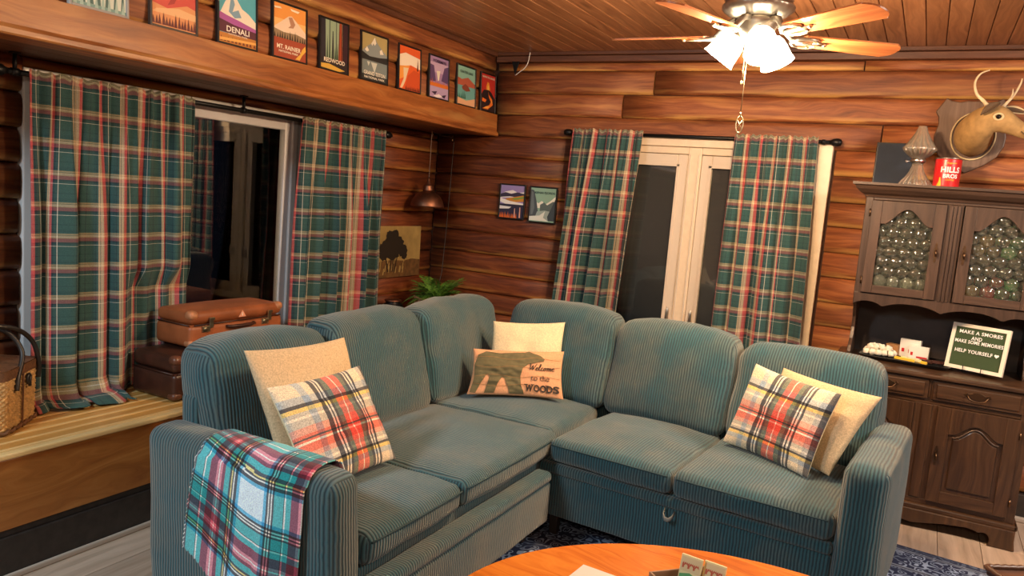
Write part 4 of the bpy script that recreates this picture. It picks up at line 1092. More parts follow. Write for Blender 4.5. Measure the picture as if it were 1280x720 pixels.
# drawers
for x0, x1 in ((-.402 + .003, -.012), (.012, .402 - .0)):
    mb = MB(); c, q, g = hx(x0 + .002, x1 + .008, YL - .014, YL + .01, .680, .782, 0); mb.box(c, q, grain=0)
    dr = mb.build('drawer', M['hutch'], hutch, bevel=.006)
    mb = MB(); c, q, g = hx(x0 + .020, x1 - .010, YL - .021, YL - .010, .695, .768, 0); mb.box(c, q, grain=0); mb.build('raised_panel', M['hutch'], dr, bevel=.006, seg=3)
    bail(dr, HX + (x0 + x1) / 2 + .004, .733, YL - .021)
def ogee(x0, x1, sh, pk, n=22):
    pts = []
    for i in range(n + 1):
        t = i / n; a = abs(2 * t - 1)
        k = 0 if a > .86 else .5 * (1 + math.cos(PI * a / .86)); pts.append((x0 + (x1 - x0) * t, sh + (pk - sh) * k ** .85))
    return pts
# lower doors
for sgn in (-1, 1):
    xa, xb = (-.405, -.058) if sgn < 0 else (.050, .408)
    z0, z1 = .158, .654; t = .060; yf = YL - .016
    mb = MB()
    for q in (hx(xa, xa + t, yf, YL + .004, z0, z1, 2), hx(xb - t, xb, yf, YL + .004, z0, z1, 2), hx(xa + t, xb - t, yf, YL + .004, z0, z0 + t, 0)): mb.box(q[0], q[1], grain=q[2])
    arch = ogee(HX + xa + t, HX + xb - t, .520, .580)
    mb.prism([(HX + xa + t, z1), (HX + xb - t, z1)] + [(x, z) for x, z in arch[::-1]], .02, frame_M((0, yf, 0), (1, 0, 0), (0, 0, 1)))
    dr = mb.build('door', M['hutch'], hutch, bevel=.002)
    mb = MB(); c, q, g = hx(xa + t - .004, xb - t + .004, YL - .004, YL + .006, z0 + t - .004, z1 - .03, 2); mb.box(c, q, grain=2); mb.build('door_panel', M['hutch'], dr)
    inn = [(HX + xa + t + .022, z0 + t + .022), (HX + xb - t - .022, z0 + t + .022)] + ogee(HX + xa + t + .022, HX + xb - t - .022, .500, .558)[::-1]
    mb = MB(); mb.prism(inn, .012, frame_M((0, YL - .013, 0), (1, 0, 0), (0, 0, 1))); mb.build('raised_panel', M['hutch'], dr, bevel=.008, seg=2)
    mb = MB(); mb.tube([(x, YL - .013, z) for x, z in ogee(HX + xa + t + .016, HX + xb - t - .016, .506, .564)], .0045, 8); mb.build('arch_moulding', M['hutch_up'], dr)
    drop_pull(dr, HX + (xb - .030 if sgn < 0 else xa + .020), .402, yf)
    for zz in (.235, .575):
        mb = MB(); xh = HX + (xb + .004 if sgn > 0 else xa - .004); mb.tube([(xh, yf - .002, zz - .018), (xh, yf - .002, zz + .018)], .005, 8); mb.build('hinge', M['brass_dark'], dr)
# base mouldings and bracket feet
hb('base_moulding', [hx(-.462, .462, YL - .020, YL + .02, .100, .130, 0), hx(-.462, -.442, YL - .02, YK, .100, .130, 1), hx(.442, .462, YL - .02, YK, .100, .130, 1)], bevel=.008)
sk = [(-.455, .104), (.455, .104), (.455, .05), (.462, 0), (.345, 0), (.352, .030), (.345, .052), (.325, .062), (.300, .054), (.285, .060), (.25, .066), (.15, .056), (.07, .040), (.03, .032), (0, .028)]
sk = sk + [(-a, b) for a, b in sk[2:-1][::-1]]
mb = MB(); mb.prism([(HX + x, z) for x, z in sk], .024, frame_M((0, YL - .026, 0), (1, 0, 0), (0, 0, 1))); mb.build('bracket_skirt', M['hutch'], hutch, bevel=.006)
for s_ in (-1, 1):
    mb = MB(); mb.prism([(YL - .024, .104), (YK, .104), (YK, 0), (YK - .10, 0), (YK - .12, .05), (YL + .12, .055), (YL + .10, 0), (YL - .026, 0)], .02, frame_M((HX + s_ * .455 + (.0 if s_ > 0 else .02), 0, 0), (0, 1, 0), (0, 0, 1))); mb.build('side_skirt', M['hutch'], hutch, bevel=.004)
# upper case
hb('back_panel', [hx(-.41, .41, YK - .012, YK, .812, 1.70, 2)], 'hutch_back', bevel=0)
sp = [(YK, 1.715), (YU + .01, 1.715), (YU + .01, 1.145), (YU + .03, 1.12), (YU + .09, 1.09), (YU + .155, 1.02), (YU + .165, .96), (YU + .135, .90), (YU + .09, .865), (YU + .07, .835), (YU + .075, .812), (YK, .812)]
for s_ in (-1, 1):
    mb = MB(); mb.prism(sp, .018, frame_M((HX + s_ * .412 + .009, 0, 0), (0, 1, 0), (0, 0, 1))); mb.build('side_panel', M['hutch_up'], hutch, bevel=.002)
hb('cupboard_floor', [hx(-.402, .402, YU + .02, YK - .013, 1.150, 1.168, 0)]); hb('cupboard_roof', [hx(-.402, .402, YU + .02, YK - .013, 1.695, 1.715, 0)])
hb('shelf', [hx(-.402, .402, YU + .07, YK - .013, 1.40, 1.414, 0)], 'hutch_up')
hb('upper_face_frame', [hx(-.420, -.384, YU, YU + .02, 1.145, 1.715, 2), hx(.384, .420, YU, YU + .02, 1.145, 1.715, 2), hx(-.384, .384, YU, YU + .02, 1.668, 1.715, 0), hx(-.038, .038, YU, YU + .02, 1.16, 1.668, 2)], 'hutch_up')
hb('centre_moulding', [hx(-.024, -.010, YU - .007, YU, 1.17, 1.665, 2), hx(-.007, .007, YU - .010, YU, 1.17, 1.665, 2), hx(.010, .024, YU - .007, YU, 1.17, 1.665, 2)], 'hutch_up', bevel=.002)
def scal(t):
    a = t if t < .5 else 1 - t
    if a < .17: return 1.128 - .022 * (abs(a - .085) / .085) ** 2.2 + .002
    return 1.136 - .030 * (abs(a - .335) / .165) ** 2.4
ap = [(HX - .418 + .836 * k / 60, scal(k / 60)) for k in range(61)]
mb = MB(); mb.prism([(HX + .418, 1.172), (HX - .418, 1.172)] + ap, .018, frame_M((0, YU - .004, 0), (1, 0, 0), (0, 0, 1))); mb.build('scalloped_apron', M['hutch_up'], hutch, bevel=.002)
mb = MB()
cp = [(YU - .070, 1.757), (YU - .070, 1.744), (YU - .058, 1.738), (YU - .050, 1.722), (YU - .030, 1.704), (YU - .012, 1.694), (YU - .006, 1.682), (YU + .012, 1.682), (YU + .012, 1.757)]
def corn(inset):
    return [(y, z) for y, z in cp]
ring = []
for (sx, ey) in ((-1, 0), (-1, 1), (1, 1), (1, 0)):
    r_ = []
    for y, z in cp:
        o_ = YU - y                                  # how far it steps out
        x_ = HX + sx * (.420 + o_); r_.append((x_, (YK if ey == 0 else y), z))
    ring.append(r_)
n = len(cp)
for r_ in ring: mb.v.extend(r_)
for k in range(3):
    for i in range(n):
        j = (i + 1) % n
        mb.face([k * n + i, k * n + j, (k + 1) * n + j, (k + 1) * n + i], [(k * .5, i * .02), (k * .5, i * .02 + .02), (k * .5 + .9, i * .02 + .02), (k * .5 + .9, i * .02)])
mb.build('cornice', M['hutch_up'], hutch)
hb('top_board', [hx(-.41, .41, YU + .010, YK, 1.735, 1.756, 0)], 'hutch_up')
for sgn in (-1, 1):
    xa, xb = (-.388, -.038) if sgn < 0 else (.042, .388)
    z0, z1 = 1.176, 1.666; t = .052; yf = YU - .016
    mb = MB()
    for q in (hx(xa, xa + t, yf, YU + .004, z0, z1, 2), hx(xb - t, xb, yf, YU + .004, z0, z1, 2), hx(xa + t, xb - t, yf, YU + .004, z0, z0 + .042, 0)): mb.box(q[0], q[1], grain=q[2])
    arch = ogee(HX + xa + t, HX + xb - t, 1.545, 1.626)
    mb.prism([(HX + xa + t, z1), (HX + xb - t, z1)] + [(x, z) for x, z in arch[::-1]], .02, frame_M((0, yf, 0), (1, 0, 0), (0, 0, 1)))
    dr = mb.build('glazed_door', M['hutch_up'], hutch, bevel=.002)
    gx0, gx1, gz0, gz1 = HX + xa + t - .003, HX + xb - t + .003, z0 + .040, 1.630
    sx, sz = .066, .052
    def bub(u, v):
        x = gx0 + (gx1 - gx0) * u; z = gz0 + (gz1 - gz0) * v; best = 0
        j0 = math.floor((z - gz0) / sz)
        for j in (j0 - 1, j0, j0 + 1):
            o_ = .5 * (j % 2); i0 = math.floor((x - gx0) / sx - o_)
            for i in (i0 - 1, i0, i0 + 1):
                dx = x - (gx0 + (i + .5 + o_) * sx); dz = z - (gz0 + (j + .5) * sz)
                d2 = (dx / .0345) ** 2 + (dz / .033) ** 2
                if d2 < 1: best = max(best, math.sqrt(1 - d2))
        return (x, YU + .013 - .020 * best, z)
    mb = MB(); mb.grid(bub, 90, 150); mb.grid(lambda u, v: (gx0 + (gx1 - gx0) * u, YU + .017, gz0 + (gz1 - gz0) * v), 1, 1, flip=True)
    mb.build('bubble_pane', M['bubble'], dr, recalc=False)
    drop_pull(dr, HX + (xb - .024 if sgn < 0 else xa + .022), 1.420, yf)
    for zz in (1.24, 1.60):
        mb = MB(); xh = HX + (xb + .004 if sgn > 0 else xa - .004); mb.tube([(xh, yf - .002, zz - .020), (xh, yf - .002, zz + .020)], .005, 8); mb.build('hinge', M['brass_dark'], dr)
# glassware inside the cupboard
def tumbler(x, y, z, col, label, group, h=.095, r=.034):
    mb = MB(); pr = [(r * .80, 0), (r * .86, .01), (r * .82, h * .2), (r * .95, h * .5), (r, h)]
    mb.lathe(pr, 16, Matrix.Translation((x, y, z)), caps=(True, False)); mb.lathe([(r - .003, h), (r * .90, h * .5), (r * .75, .012), (.001, .012)], 16, Matrix.Translation((x, y, z)), caps=(False, False))
    return tag(mb.build('tumbler', M[col], recalc=False), label, 'glass', group)
for i in range(2): tumbler(.318 + .075 * i * .2 + i * .004, 4.66 + .09 * i, 1.1695, 'g_red', ('shorter red glass tumbler in front on the lower shelf of the hutch', 'taller red glass tumbler at the back of the lower shelf of the hutch')[i], 'red tumblers in the hutch', .11 if i == 0 else .125)
for i in range(2): tumbler(.412, 4.655 + .10 * i, 1.1695, 'g_green', ('green glass tumbler in front on the lower shelf of the hutch', 'green glass tumbler at the back of the lower shelf of the hutch')[i], 'green tumblers on the lower shelf', .12)
tumbler(.230, 4.68, 1.1695, 'g_amber', 'amber glass tumbler on the lower shelf of the hutch', None, .09)
for i in range(2): tumbler(.392 + .0 * i, 4.67 + .10 * i, 1.4155, 'g_green', ('green glass tumbler in front on the upper shelf of the hutch', 'green glass tumbler at the back of the upper shelf of the hutch')[i], 'green tumblers on the upper shelf', .10)
for i in range(2): tumbler(.262 + .05 * i, 4.67 + .10 * i, 1.4155, 'g_amber', ('amber glass tumbler at the left front of the upper hutch shelf', 'amber glass tumbler standing behind another on the upper hutch shelf')[i], 'amber tumblers on the upper shelf', .105)
for i in range(4): tumbler(-.20 + .075 * i, 4.70 + .05 * (i % 2), 1.1695, 'g_clear', 'clear glass tumbler on the lower shelf behind the left bubble-glass door', 'clear tumblers in the hutch', .09)

# ---- on the hutch
tl = R(8)
def framed_block(x0, x1, y, z0, z1): pass
mb = MB(); mt = BACKM(-.215, 4.865, 1.757) @ Matrix.Rotation(R(-6), 4, 'X')
mb.prism([(-.098, 0), (.098, 0), (.098, .245), (-.098, .245)], .018, mt); fr_ = mb.build('picture_frame', M['blackmetal'], bevel=.002)
tag(fr_, 'dark blank picture leaning on top of the hutch behind the glass lamp', 'picture')
mb = MB(); mb.prism([(-.090, .008), (.090, .008), (.090, .237), (-.090, .237)], .002, mt @ Matrix.Translation((0, 0, .002))); mb.build('print', M['slate'], fr_)
lamp = thing('glass_lamp', 'pressed crystal glass lamp with a flared shade on top of the hutch', 'lamp', (-.092, 4.72, 1.757))
Lm = Matrix.Translation((-.092, 4.72, 1.757))
fl = lambda g, k: .075 * math.cos(g * 16)
mb = MB(); mb.lathe([(.074, 0), (.078, .008), (.070, .026), (.050, .05), (.034, .080), (.026, .105), (.024, .122), (.012, .125)], 84, Lm, flute=fl); mb.build('base', M['crystal'], lamp)
mb = MB(); mb.lathe([(.026, .122), (.036, .128), (.038, .140), (.030, .150)], 24, Lm); mb.tube([(-.092 - .036, 4.712, 1.757 + .134), (-.092 - .055, 4.70, 1.757 + .130)], .003, 8); mb.lathe([(0, -.006), (.008, -.004), (.008, .004), (0, .006)], 10, Matrix.Translation((-.147, 4.70, 1.887)) @ Matrix.Rotation(R(60), 4, 'Y')); mb.build('burner_collar', M['tin'], lamp)
mb = MB(); pr = [(.030, .148), (.055, .168), (.074, .190), (.078, .202), (.070, .214), (.048, .250), (.032, .280), (.022, .306), (.018, .320)]
mb.lathe(pr, 84, Lm, flute=fl, caps=(False, False)); mb.lathe([(a - .003, b) for a, b in pr][::-1], 84, Lm, flute=fl, caps=(False, False)); mb.build('shade', M['crystal'], lamp, recalc=False)
can = thing('coffee_can', 'red coffee can with white lettering on top of the hutch', 'can', (.052, 4.69, 1.757))
Cm = Matrix.Translation((.052, 4.69, 1.757))
mb = MB(); mb.lathe([(.0615, .004), (.062, .010), (.062, .143), (.0615, .149)], 40, Cm); mb.build('body', M['red'], can)
mb = MB(); mb.lathe([(.063, 0), (.064, .004), (.062, .007)], 40, Cm); mb.lathe([(.062, .147), (.064, .150), (.063, .154), (.058, .152)], 40, Cm); mb.build('rim', M['tin'], can)
def oncan(x, z): 
    a = -PI / 2 + R(4) + x / .0632
    return Vector((.052 + .0632 * math.cos(a), 4.69 + .0632 * math.sin(a), 1.757 + z))
mb = MB(); add_text(mb, 'HILLS', .010, .093, .094, .030, oncan, bold=.03); add_text(mb, 'BROS', .012, .060, .070, .022, oncan, bold=.03); 
for w_, z_ in ((-.036, .1075), (.056, .1075)): pass
mb.build('brand_lettering', M['whiteplastic'], can, kind='stuff')
mb = MB(); add_text(mb, 'Regular', .012, .126, .050, .011, oncan, shear=.3, bold=.01); add_text(mb, 'COFFEE', .012, .040, .042, .008, oncan, bold=.01)
add_patch(mb, [(-.052, .008), (-.028, .008), (-.030, .030), (-.034, .052), (-.040, .052), (-.042, .030)], oncan); mb.build('yellow_print', M['yellow'], can, kind='stuff')

# ---- deer head on its plaque
deer = thing('deer_head_mount', 'mounted deer head with thin antlers on a shield plaque above the hutch', 'taxidermy', (.134, 4.93, 2.05))
half = [(0, 2.238), (.030, 2.240), (.068, 2.232), (.110, 2.240), (.132, 2.254), (.150, 2.226), (.178, 2.180), (.160, 2.150), (.156, 2.110), (.170, 2.050), (.166, 2.000), (.140, 1.945), (.085, 1.898), (.030, 1.868), (0, 1.852)]
sh = [(.134 + a, b) for a, b in half] + [(.134 - a, b) for a, b in half[::-1][1:-1]]
mb = MB(); mb.prism(sh, .030, frame_M((0, 4.908, 0), (1, 0, 0), (0, 0, 1)), 0, 1); pq = mb.build('plaque', [M['plaque'], M['plaque_edge']], deer, bevel=.006)
# neck and head as one body: rings along a path, (centre, half-width across, half-height)
path = [((.150, 4.905, 2.050), .098, .118), ((.150, 4.86, 2.052), .094, .112), ((.152, 4.80, 2.062), .086, .102), ((.162, 4.745, 2.082), .076, .092), ((.185, 4.705, 2.106), .066, .082), ((.215, 4.690, 2.120), .060, .077), ((.245, 4.684, 2.118), .055, .070), ((.275, 4.680, 2.104), .046, .056), ((.310, 4.678, 2.084), .037, .044), ((.345, 4.676, 2.067), .031, .037), ((.378, 4.675, 2.053), .028, .034), ((.402, 4.674, 2.045), .025, .030), ((.417, 4.674, 2.040), .016, .020), ((.423, 4.674, 2.038), .005, .006)]
rings = []
for k, (c, a, h_) in enumerate(path):
    c = Vector(c); t = (Vector(path[min(k + 1, len(path) - 1)][0]) - Vector(path[max(k - 1, 0)][0])).normalized()
    side = t.cross(Vector((0, 0, 1))).normalized(); up = side.cross(t).normalized()
    r_ = []
    for i in range(28):
        g = 2 * PI * i / 28; sx_ = math.cos(g); sz_ = math.sin(g)
        sq = 1 - .12 * max(0, -sz_) * (1 if k > 5 else 0)
        r_.append(c + side * a * sx_ * sq + up * h_ * sz_ + Vector([noise.noise(Vector((k * .7, i * .5, q))) * .003 for q in range(3)]))
    rings.append(r_)
mb = MB(); mb.loft(rings); hd = mb.build('head', M['fur'], deer, subsurf=1)
mb = MB(); mb.tube([tuple(Vector((.150, 4.898, 2.050)) + Vector((math.cos(g) * .104, 0, math.sin(g) * .124))) for g in [2 * PI * i / 36 for i in range(36)]], .0042, 8, closed=True); mb.build('neck_trim', M['furpale'], deer)
for yy, nm in ((-1, 'near'), (1, 'far')):
    ex = Vector((.240, 4.684 + yy * .054, 2.124))
    mb = MB(); mb.lathe([(0, -.013), (.009, -.009), (.0125, 0), (.009, .009), (0, .013)], 16, Matrix.Translation(ex)); mb.build('eye', M['eye'], hd)
    mb = MB(); mb.tube([tuple(ex + Vector((math.cos(g) * .020, yy * .004 * 0 - yy * .003, math.sin(g) * .015 + .001))) for g in [2 * PI * i / 18 for i in range(18)]], .0055, 8, closed=True); mb.build('eyelid', M['furpale'], hd)
mb = MB(); mb.tube([(.418, 4.650, 2.020), (.392, 4.646, 2.028), (.362, 4.644, 2.043), (.346, 4.645, 2.056)], [.003, .0035, .003, .002], 8); mb.build('mouth_line', M['furdark'], hd)
mb = MB(); mb.lathe([(0, -.018), (.014, -.014), (.020, 0), (.014, .013), (0, .016)], 16, Matrix.Translation((.412, 4.674, 2.048))); mb.build('nose', M['furdark'], hd)
def ear(base, tip, wid, nrm_):
    base, tip, nrm_ = Vector(base), Vector(tip), Vector(nrm_).normalized(); ax = (tip - base); sd_ = ax.cross(nrm_).normalized()
    mb = MB()
    def f(u, v):
        w_ = wid * math.sin(PI * min(1, v * .92 + .08)) ** .8 * (1 - .15 * v); a = (u - .5) * 2
        return base + ax * v + sd_ * w_ * a + nrm_ * (.012 * (a * a) * math.sin(PI * v))
    mb.grid(f, 8, 12); e_ = mb.build('ear', M['furdark'] if nrm_.z < .4 else M['furpale'], hd, solid=.004, recalc=False)
    mb = MB(); mb.grid(lambda u, v: f(.5 + (u - .5) * .62, .1 + v * .75) + nrm_ * .0035, 6, 10); mb.build('inner_ear', M['furdark'], e_, recalc=False)
ear((.236, 4.640, 2.196), (.160, 4.622, 2.130), .021, (-.25, -1, .35)); ear((.262, 4.738, 2.178), (.375, 4.76, 2.158), .024, (.1, -.9, .5))
def antler(pts, r0, tine=None):
    mb = MB(); P_ = [Vector(p) for p in pts]; sm = []
    for k in range(len(P_) - 1):
        p0, p1, p2, p3 = P_[max(k - 1, 0)], P_[k], P_[k + 1], P_[min(k + 2, len(P_) - 1)]
        for q in range(6):
            t = q / 6; sm.append(.5 * ((2 * p1) + (p2 - p0) * t + (2 * p0 - 5 * p1 + 4 * p2 - p3) * t * t + (3 * p1 - p0 - 3 * p2 + p3) * t ** 3))
    sm.append(P_[-1]); mb.tube(sm, [r0 * (1 - .72 * k / len(sm)) for k in range(len(sm))], 10)
    if tine: mb.tube(tine, [r0 * .55, r0 * .4, r0 * .12], 8)
    mb.build('antler', M['antler'], hd)
antler([(.184, 4.700, 2.190), (.168, 4.715, 2.212), (.133, 4.72, 2.248), (.118, 4.73, 2.306), (.137, 4.73, 2.351), (.176, 4.74, 2.372)], .0105)
antler([(.252, 4.725, 2.175), (.267, 4.74, 2.199), (.300, 4.76, 2.252), (.321, 4.77, 2.307), (.325, 4.775, 2.335)], .0095, [(.286, 4.752, 2.228), (.292, 4.742, 2.255), (.290, 4.735, 2.278)])

# ---- on the counter
ZT = .813
tray = thing('serving_tray', 'black tray of treats on the hutch counter', 'tray', (-.018, 4.715, ZT + .001), R(-6))
def rr(hx_, hy_, r_, n_=6):
    pts = []
    for (cx, cy, a0) in ((hx_ - r_, hy_ - r_, 0), (-hx_ + r_, hy_ - r_, 90), (-hx_ + r_, -hy_ + r_, 180), (hx_ - r_, -hy_ + r_, 270)):
        for k in range(n_ + 1): a = R(a0 + 90 * k / n_); pts.append((cx + r_ * math.cos(a), cy + r_ * math.sin(a)))
    return pts
def tray_loft(levels):
    mb = MB(); mb.loft([[Vector((x, y, z)) for x, y in rr(.225 + o_, .140 + o_, .05 + max(o_, -.03))] for o_, z in levels], smooth=False); return mb
tray_loft([(-.03, .0), (-.012, .003), (.0, .016), (.003, .018), (-.004, .018), (-.018, .006)]).build('dish', M['tray'], tray, local=True)
def lump(mb, c, r_, sd_):
    b = len(mb.v)
    mb.lathe([(0, -r_ * .8), (r_ * .85, -r_ * .8), (r_, -r_ * .55), (r_, r_ * .55), (r_ * .85, r_ * .8), (0, r_ * .8)], 12, Matrix.Translation(c) @ Matrix.Rotation(sd_ * 1.3, 4, 'X') @ Matrix.Rotation(sd_ * 2.1, 4, 'Y'), caps=(False, False))
k = 0
for i in range(5):
    for j in range(3):
        mb = MB(); q = Vector((-.215 + .031 * i + .012 * (j % 2), 4.690 + .034 * j + .01 * math.sin(i * 5), ZT + .028)); lump(mb, q, .0165, i * 1.7 + j)
        tag(mb.build('marshmallow', M['marsh'], recalc=False), 'white marshmallow in the heap at the left of the black tray', 'marshmallow', 'marshmallows on the tray'); k += 1
for i in range(6):
    mb = MB(); q = Vector((-.195 + .030 * (i % 4) + .012 * (i // 4), 4.705 + .028 * (i // 4) + .006 * (i % 2), ZT + .056)); lump(mb, q, .0165, i * 2.3 + .4)
    tag(mb.build('marshmallow', M['marsh'], recalc=False), 'white marshmallow in the heap at the left of the black tray', 'marshmallow', 'marshmallows on the tray')
def carton(name, label, cat, c, size, rz, mat, stripe=None, group=None, tilt=0):
    mb = MB(); rot = Matrix.Rotation(rz, 3, 'Z') @ Matrix.Rotation(tilt, 3, 'X'); mb.box(c, size, rot=rot); o = mb.build(name, M[mat], bevel=.0015, seg=1); tag(o, label, cat, group)
    if stripe:
        mb = MB()
        for (x, z, w_, h_) in stripe: mb.box(Vector(c) + rot @ Vector((x, -size[1] / 2 - .0004, z)), (w_, .0006, h_), rot=rot)
        mb.build('printed_mark', M['red'], o, kind='stuff')
    return o
carton('carton', 'white box with red print standing on the black tray, the taller one behind', 'box', (.000, 4.800, ZT + .060), (.105, .028, .100), R(-14), 'white', [(-.034, -.012, .014, .020), (.0, -.015, .012, .020)])
carton('carton', 'white box with red print on the black tray, the lower one in front', 'box', (.045, 4.760, ZT + .046), (.100, .028, .075), R(-14), 'white', [(.018, -.022, .055, .010), (-.034, -.006, .012, .018)])
carton('brown_box', 'small open brown cardboard box behind the marshmallows on the tray', 'box', (-.083, 4.815, ZT + .040), (.065, .06, .060), R(-20), 'kraft')
for i in range(3):
    o = carton('candy_stick', ('leftmost of the three yellow wrapped sticks on the black tray', 'paler yellow middle stick of the three on the black tray', 'rightmost of the three yellow wrapped sticks on the black tray')[i], 'candy', (-.020 + .030 * i, 4.668 - .006 * i, ZT + .016 + .006 * (i % 2)), (.105, .016, .014), R(-18 - 6 * i), 'yellow' if i != 1 else 'cardyellow', group='yellow sticks on the tray')
for i in range(3):
    carton('chocolate_bar', ('leftmost of the three dark wrapped chocolate bars on the tray', 'middle one of the three dark wrapped chocolate bars on the tray', 'rightmost of the three dark wrapped chocolate bars on the tray')[i], 'chocolate', (.085 + .030 * i, 4.690 - .012 * i, ZT + .018 + .004 * i), (.07, .028, .014), R(-25 + 14 * i), 'chocwrap', group='chocolate bars on the tray')
# letter board on its easel
lb = thing('letter_board', 'green felt letter board in a pale frame on the hutch counter', 'sign', (.292, 4.575, ZT))
ex_ = Vector((.933, -.36, 0)).normalized(); nb_ = Vector((-.36, -.933, 0)).normalized()
upv = (Vector((0, 0, 1)) - nb_ * .20).normalized()
Bm = frame_M(Vector((.292, 4.575, ZT + .020)), ex_, upv)
bw_, bh_ = .270, .238
mb = MB(); t = .018
for x0, x1, z0, z1 in ((-bw_ / 2, -bw_ / 2 + t, 0, bh_), (bw_ / 2 - t, bw_ / 2, 0, bh_), (-bw_ / 2 + t, bw_ / 2 - t, 0, t), (-bw_ / 2 + t, bw_ / 2 - t, bh_ - t, bh_)):
    mb.prism([(x0, z0), (x1, z0), (x1, z1), (x0, z1)], .018, Bm)
mb.build('frame', M['boardframe'], lb)
mb = MB()
nr = 30
for k in range(nr):
    z0 = t + (bh_ - 2 * t) * k / nr; z1 = t + (bh_ - 2 * t) * (k + .8) / nr
    mb.prism([(-bw_ / 2 + t, z0), (bw_ / 2 - t, z0), (bw_ / 2 - t, z1), (-bw_ / 2 + t, z1)], .004, Bm @ Matrix.Translation((0, 0, -.006)))
mb.prism([(-bw_ / 2 + t, t), (bw_ / 2 - t, t), (bw_ / 2 - t, bh_ - t), (-bw_ / 2 + t, bh_ - t)], .004, Bm @ Matrix.Translation((0, 0, -.009)))
mb.build('felt_panel', M['feltgreen'], lb, kind='stuff')
onb = lambda x, y: Bm @ Vector((x, y, -.002))
for body, cx, cy, wd in (('MAKE A SMORES', .002, .197, .200), ('AND', -.012, .168, .050), ('MAKE SOME MEMORIES', .002, .147, .224), ('HELP YOURSELF', -.014, .098, .176)):
    mb = MB(); add_text(mb, body, cx, cy, wd, .0185, onb, bold=.018, spacing=1.1); mb.build('letters', M['whiteplastic'], lb, kind='stuff', solid=.002)
mb = MB(); hp = []
for i in range(28):
    a = 2 * PI * i / 28; hp.append((.093 + .0105 * math.sin(a) ** 3, .098 + .0105 * (13 * math.cos(a) - 5 * math.cos(2 * a) - 2 * math.cos(3 * a) - math.cos(4 * a)) / 16))
mb.prism(hp, .002, Bm @ Matrix.Translation((0, 0, -.001))); mb.build('heart', M['whiteplastic'], lb)
es = thing('display_easel', 'small black wire easel holding the green letter board', 'easel', (.292, 4.60, ZT))
mb = MB()
for s_ in (-.042, .042):
    q = lambda n_, z: tuple(Vector((.292, 4.575, ZT)) + ex_ * s_ - nb_ * n_ + Vector((0, 0, z)))
    mb.tube([q(-.012, .046), q(-.012, .016), q(-.006, .010), q(.03, .010), q(.034, .12), q(.09, .004)], .0022, 6)
mb.tube([tuple(Vector((.292, 4.575, ZT)) + ex_ * s_ - nb_ * .032 + Vector((0, 0, .06))) for s_ in (-.042, .042)], .0022, 6)
mb.build('wire_stand', M['blackmetal'], es)
# ================================================================ FRAMED POSTERS
def zig(x0, x1, y0, peaks):
    """a ridge line: closed polygon from (x0,y0) over the peaks to (x1,y0)"""
    return [(x0, y0)] + peaks + [(x1, y0)]
def trees(x0, x1, y0, h, n, seed=1):
    rnd = random.Random(seed); out = []
    for i in range(n):
        x = x0 + (x1 - x0) * (i + .5) / n + rnd.uniform(-.01, .01); hh = h * rnd.uniform(.6, 1.1); w_ = min(.035, (x1 - x0) / n * .7)
        out.append([(x - w_, y0), (x + w_, y0), (x, y0 + hh)])
    return out
def picture(label, Mx, W_, H_, border, fmat, art, texts, depth=.018, group=None):
    """Mx: matrix at the middle of the bottom edge, +z towards the viewer; art in 0..1"""
    mb = MB(); b = border
    for x0, x1, y0, y1 in ((-W_ / 2, -W_ / 2 + b, 0, H_), (W_ / 2 - b, W_ / 2, 0, H_), (-W_ / 2 + b, W_ / 2 - b, 0, b), (-W_ / 2 + b, W_ / 2 - b, H_ - b, H_)):
        mb.prism([(x0, y0), (x1, y0), (x1, y1), (x0, y1)], depth, Mx)
    o = mb.build('picture_frame', fmat, bevel=.0015, seg=1)
    tag(o, label, 'picture', group)
    w_, h_ = W_ - 2 * b, H_ - 2 * b
    mats = []; mb = MB(); lay = 0
    def mi(hx_):
        m = flatc(hx_)
        if m not in mats: mats.append(m)
        return mats.index(m)
    P = lambda x, y: ((max(0, min(1, x)) - .5) * w_, b + max(0, min(1, y)) * h_)
    for col, polys in art:
        if polys and not isinstance(polys[0], list): polys = [polys]
        for poly in polys:
            mb.flat([P(x, y) for x, y in poly], Mx @ Matrix.Translation((0, 0, -.006 + .00035 * lay)), mi(col))
        lay += 1
    mb.build('print', mats, o)
    if texts:
        mats2 = []; mb = MB()
        for body, x, y, tw, th, col in texts:
            m = flatc(col)
            if m not in mats2: mats2.append(m)
            add_text(mb, body, (x - .5) * w_, b + y * h_, tw * w_, th * h_, lambda a, c_: Mx @ Vector((a, c_, -.006 + .00035 * (lay + 1))), mats2.index(m), bold=.02)
        mb.build('title_lettering', mats2, o, kind='stuff')
    return o
FULL = [(0, 0), (1, 0), (1, 1), (0, 1)]
def band(y0, y1): return [(0, y0), (1, y0), (1, y1), (0, y1)]
def beampic(yc, w_, h_, label, fmat, art, texts, border=.010, tilt=3.0):
    return picture(label, LEFTM(-2.840, yc, 2.101) @ Matrix.Rotation(R(-tilt), 4, 'X') , w_, h_, border, fmat, art, texts)
greyf = simple('grey_frame', (.34, .32, .30), .4); brownf = simple('dark_brown_frame', (.05, .032, .024), .4); blackf = M['blackmetal']
blackf = simple('black_frame', (.010, .009, .009), .38)
beampic(1.52, .235, .27, 'grey framed picture cut by the left edge of the photo, first on the beam', greyf, [('3a4a48', FULL), ('6f8a84', trees(0, 1, .1, .4, 6))], [])
beampic(1.905, .240, .27, 'grey framed print of pale misty trees on the beam', greyf, [('7fa39a', FULL), ('d9e0d0', [(0, .25), (.3, .4), (.6, .3), (1, .45), (1, .05), (0, .05)]), ('4e7069', trees(0, 1, .05, .5, 7, 3)), ('a9c4b8', trees(0, 1, 0, .3, 8, 9))], [])
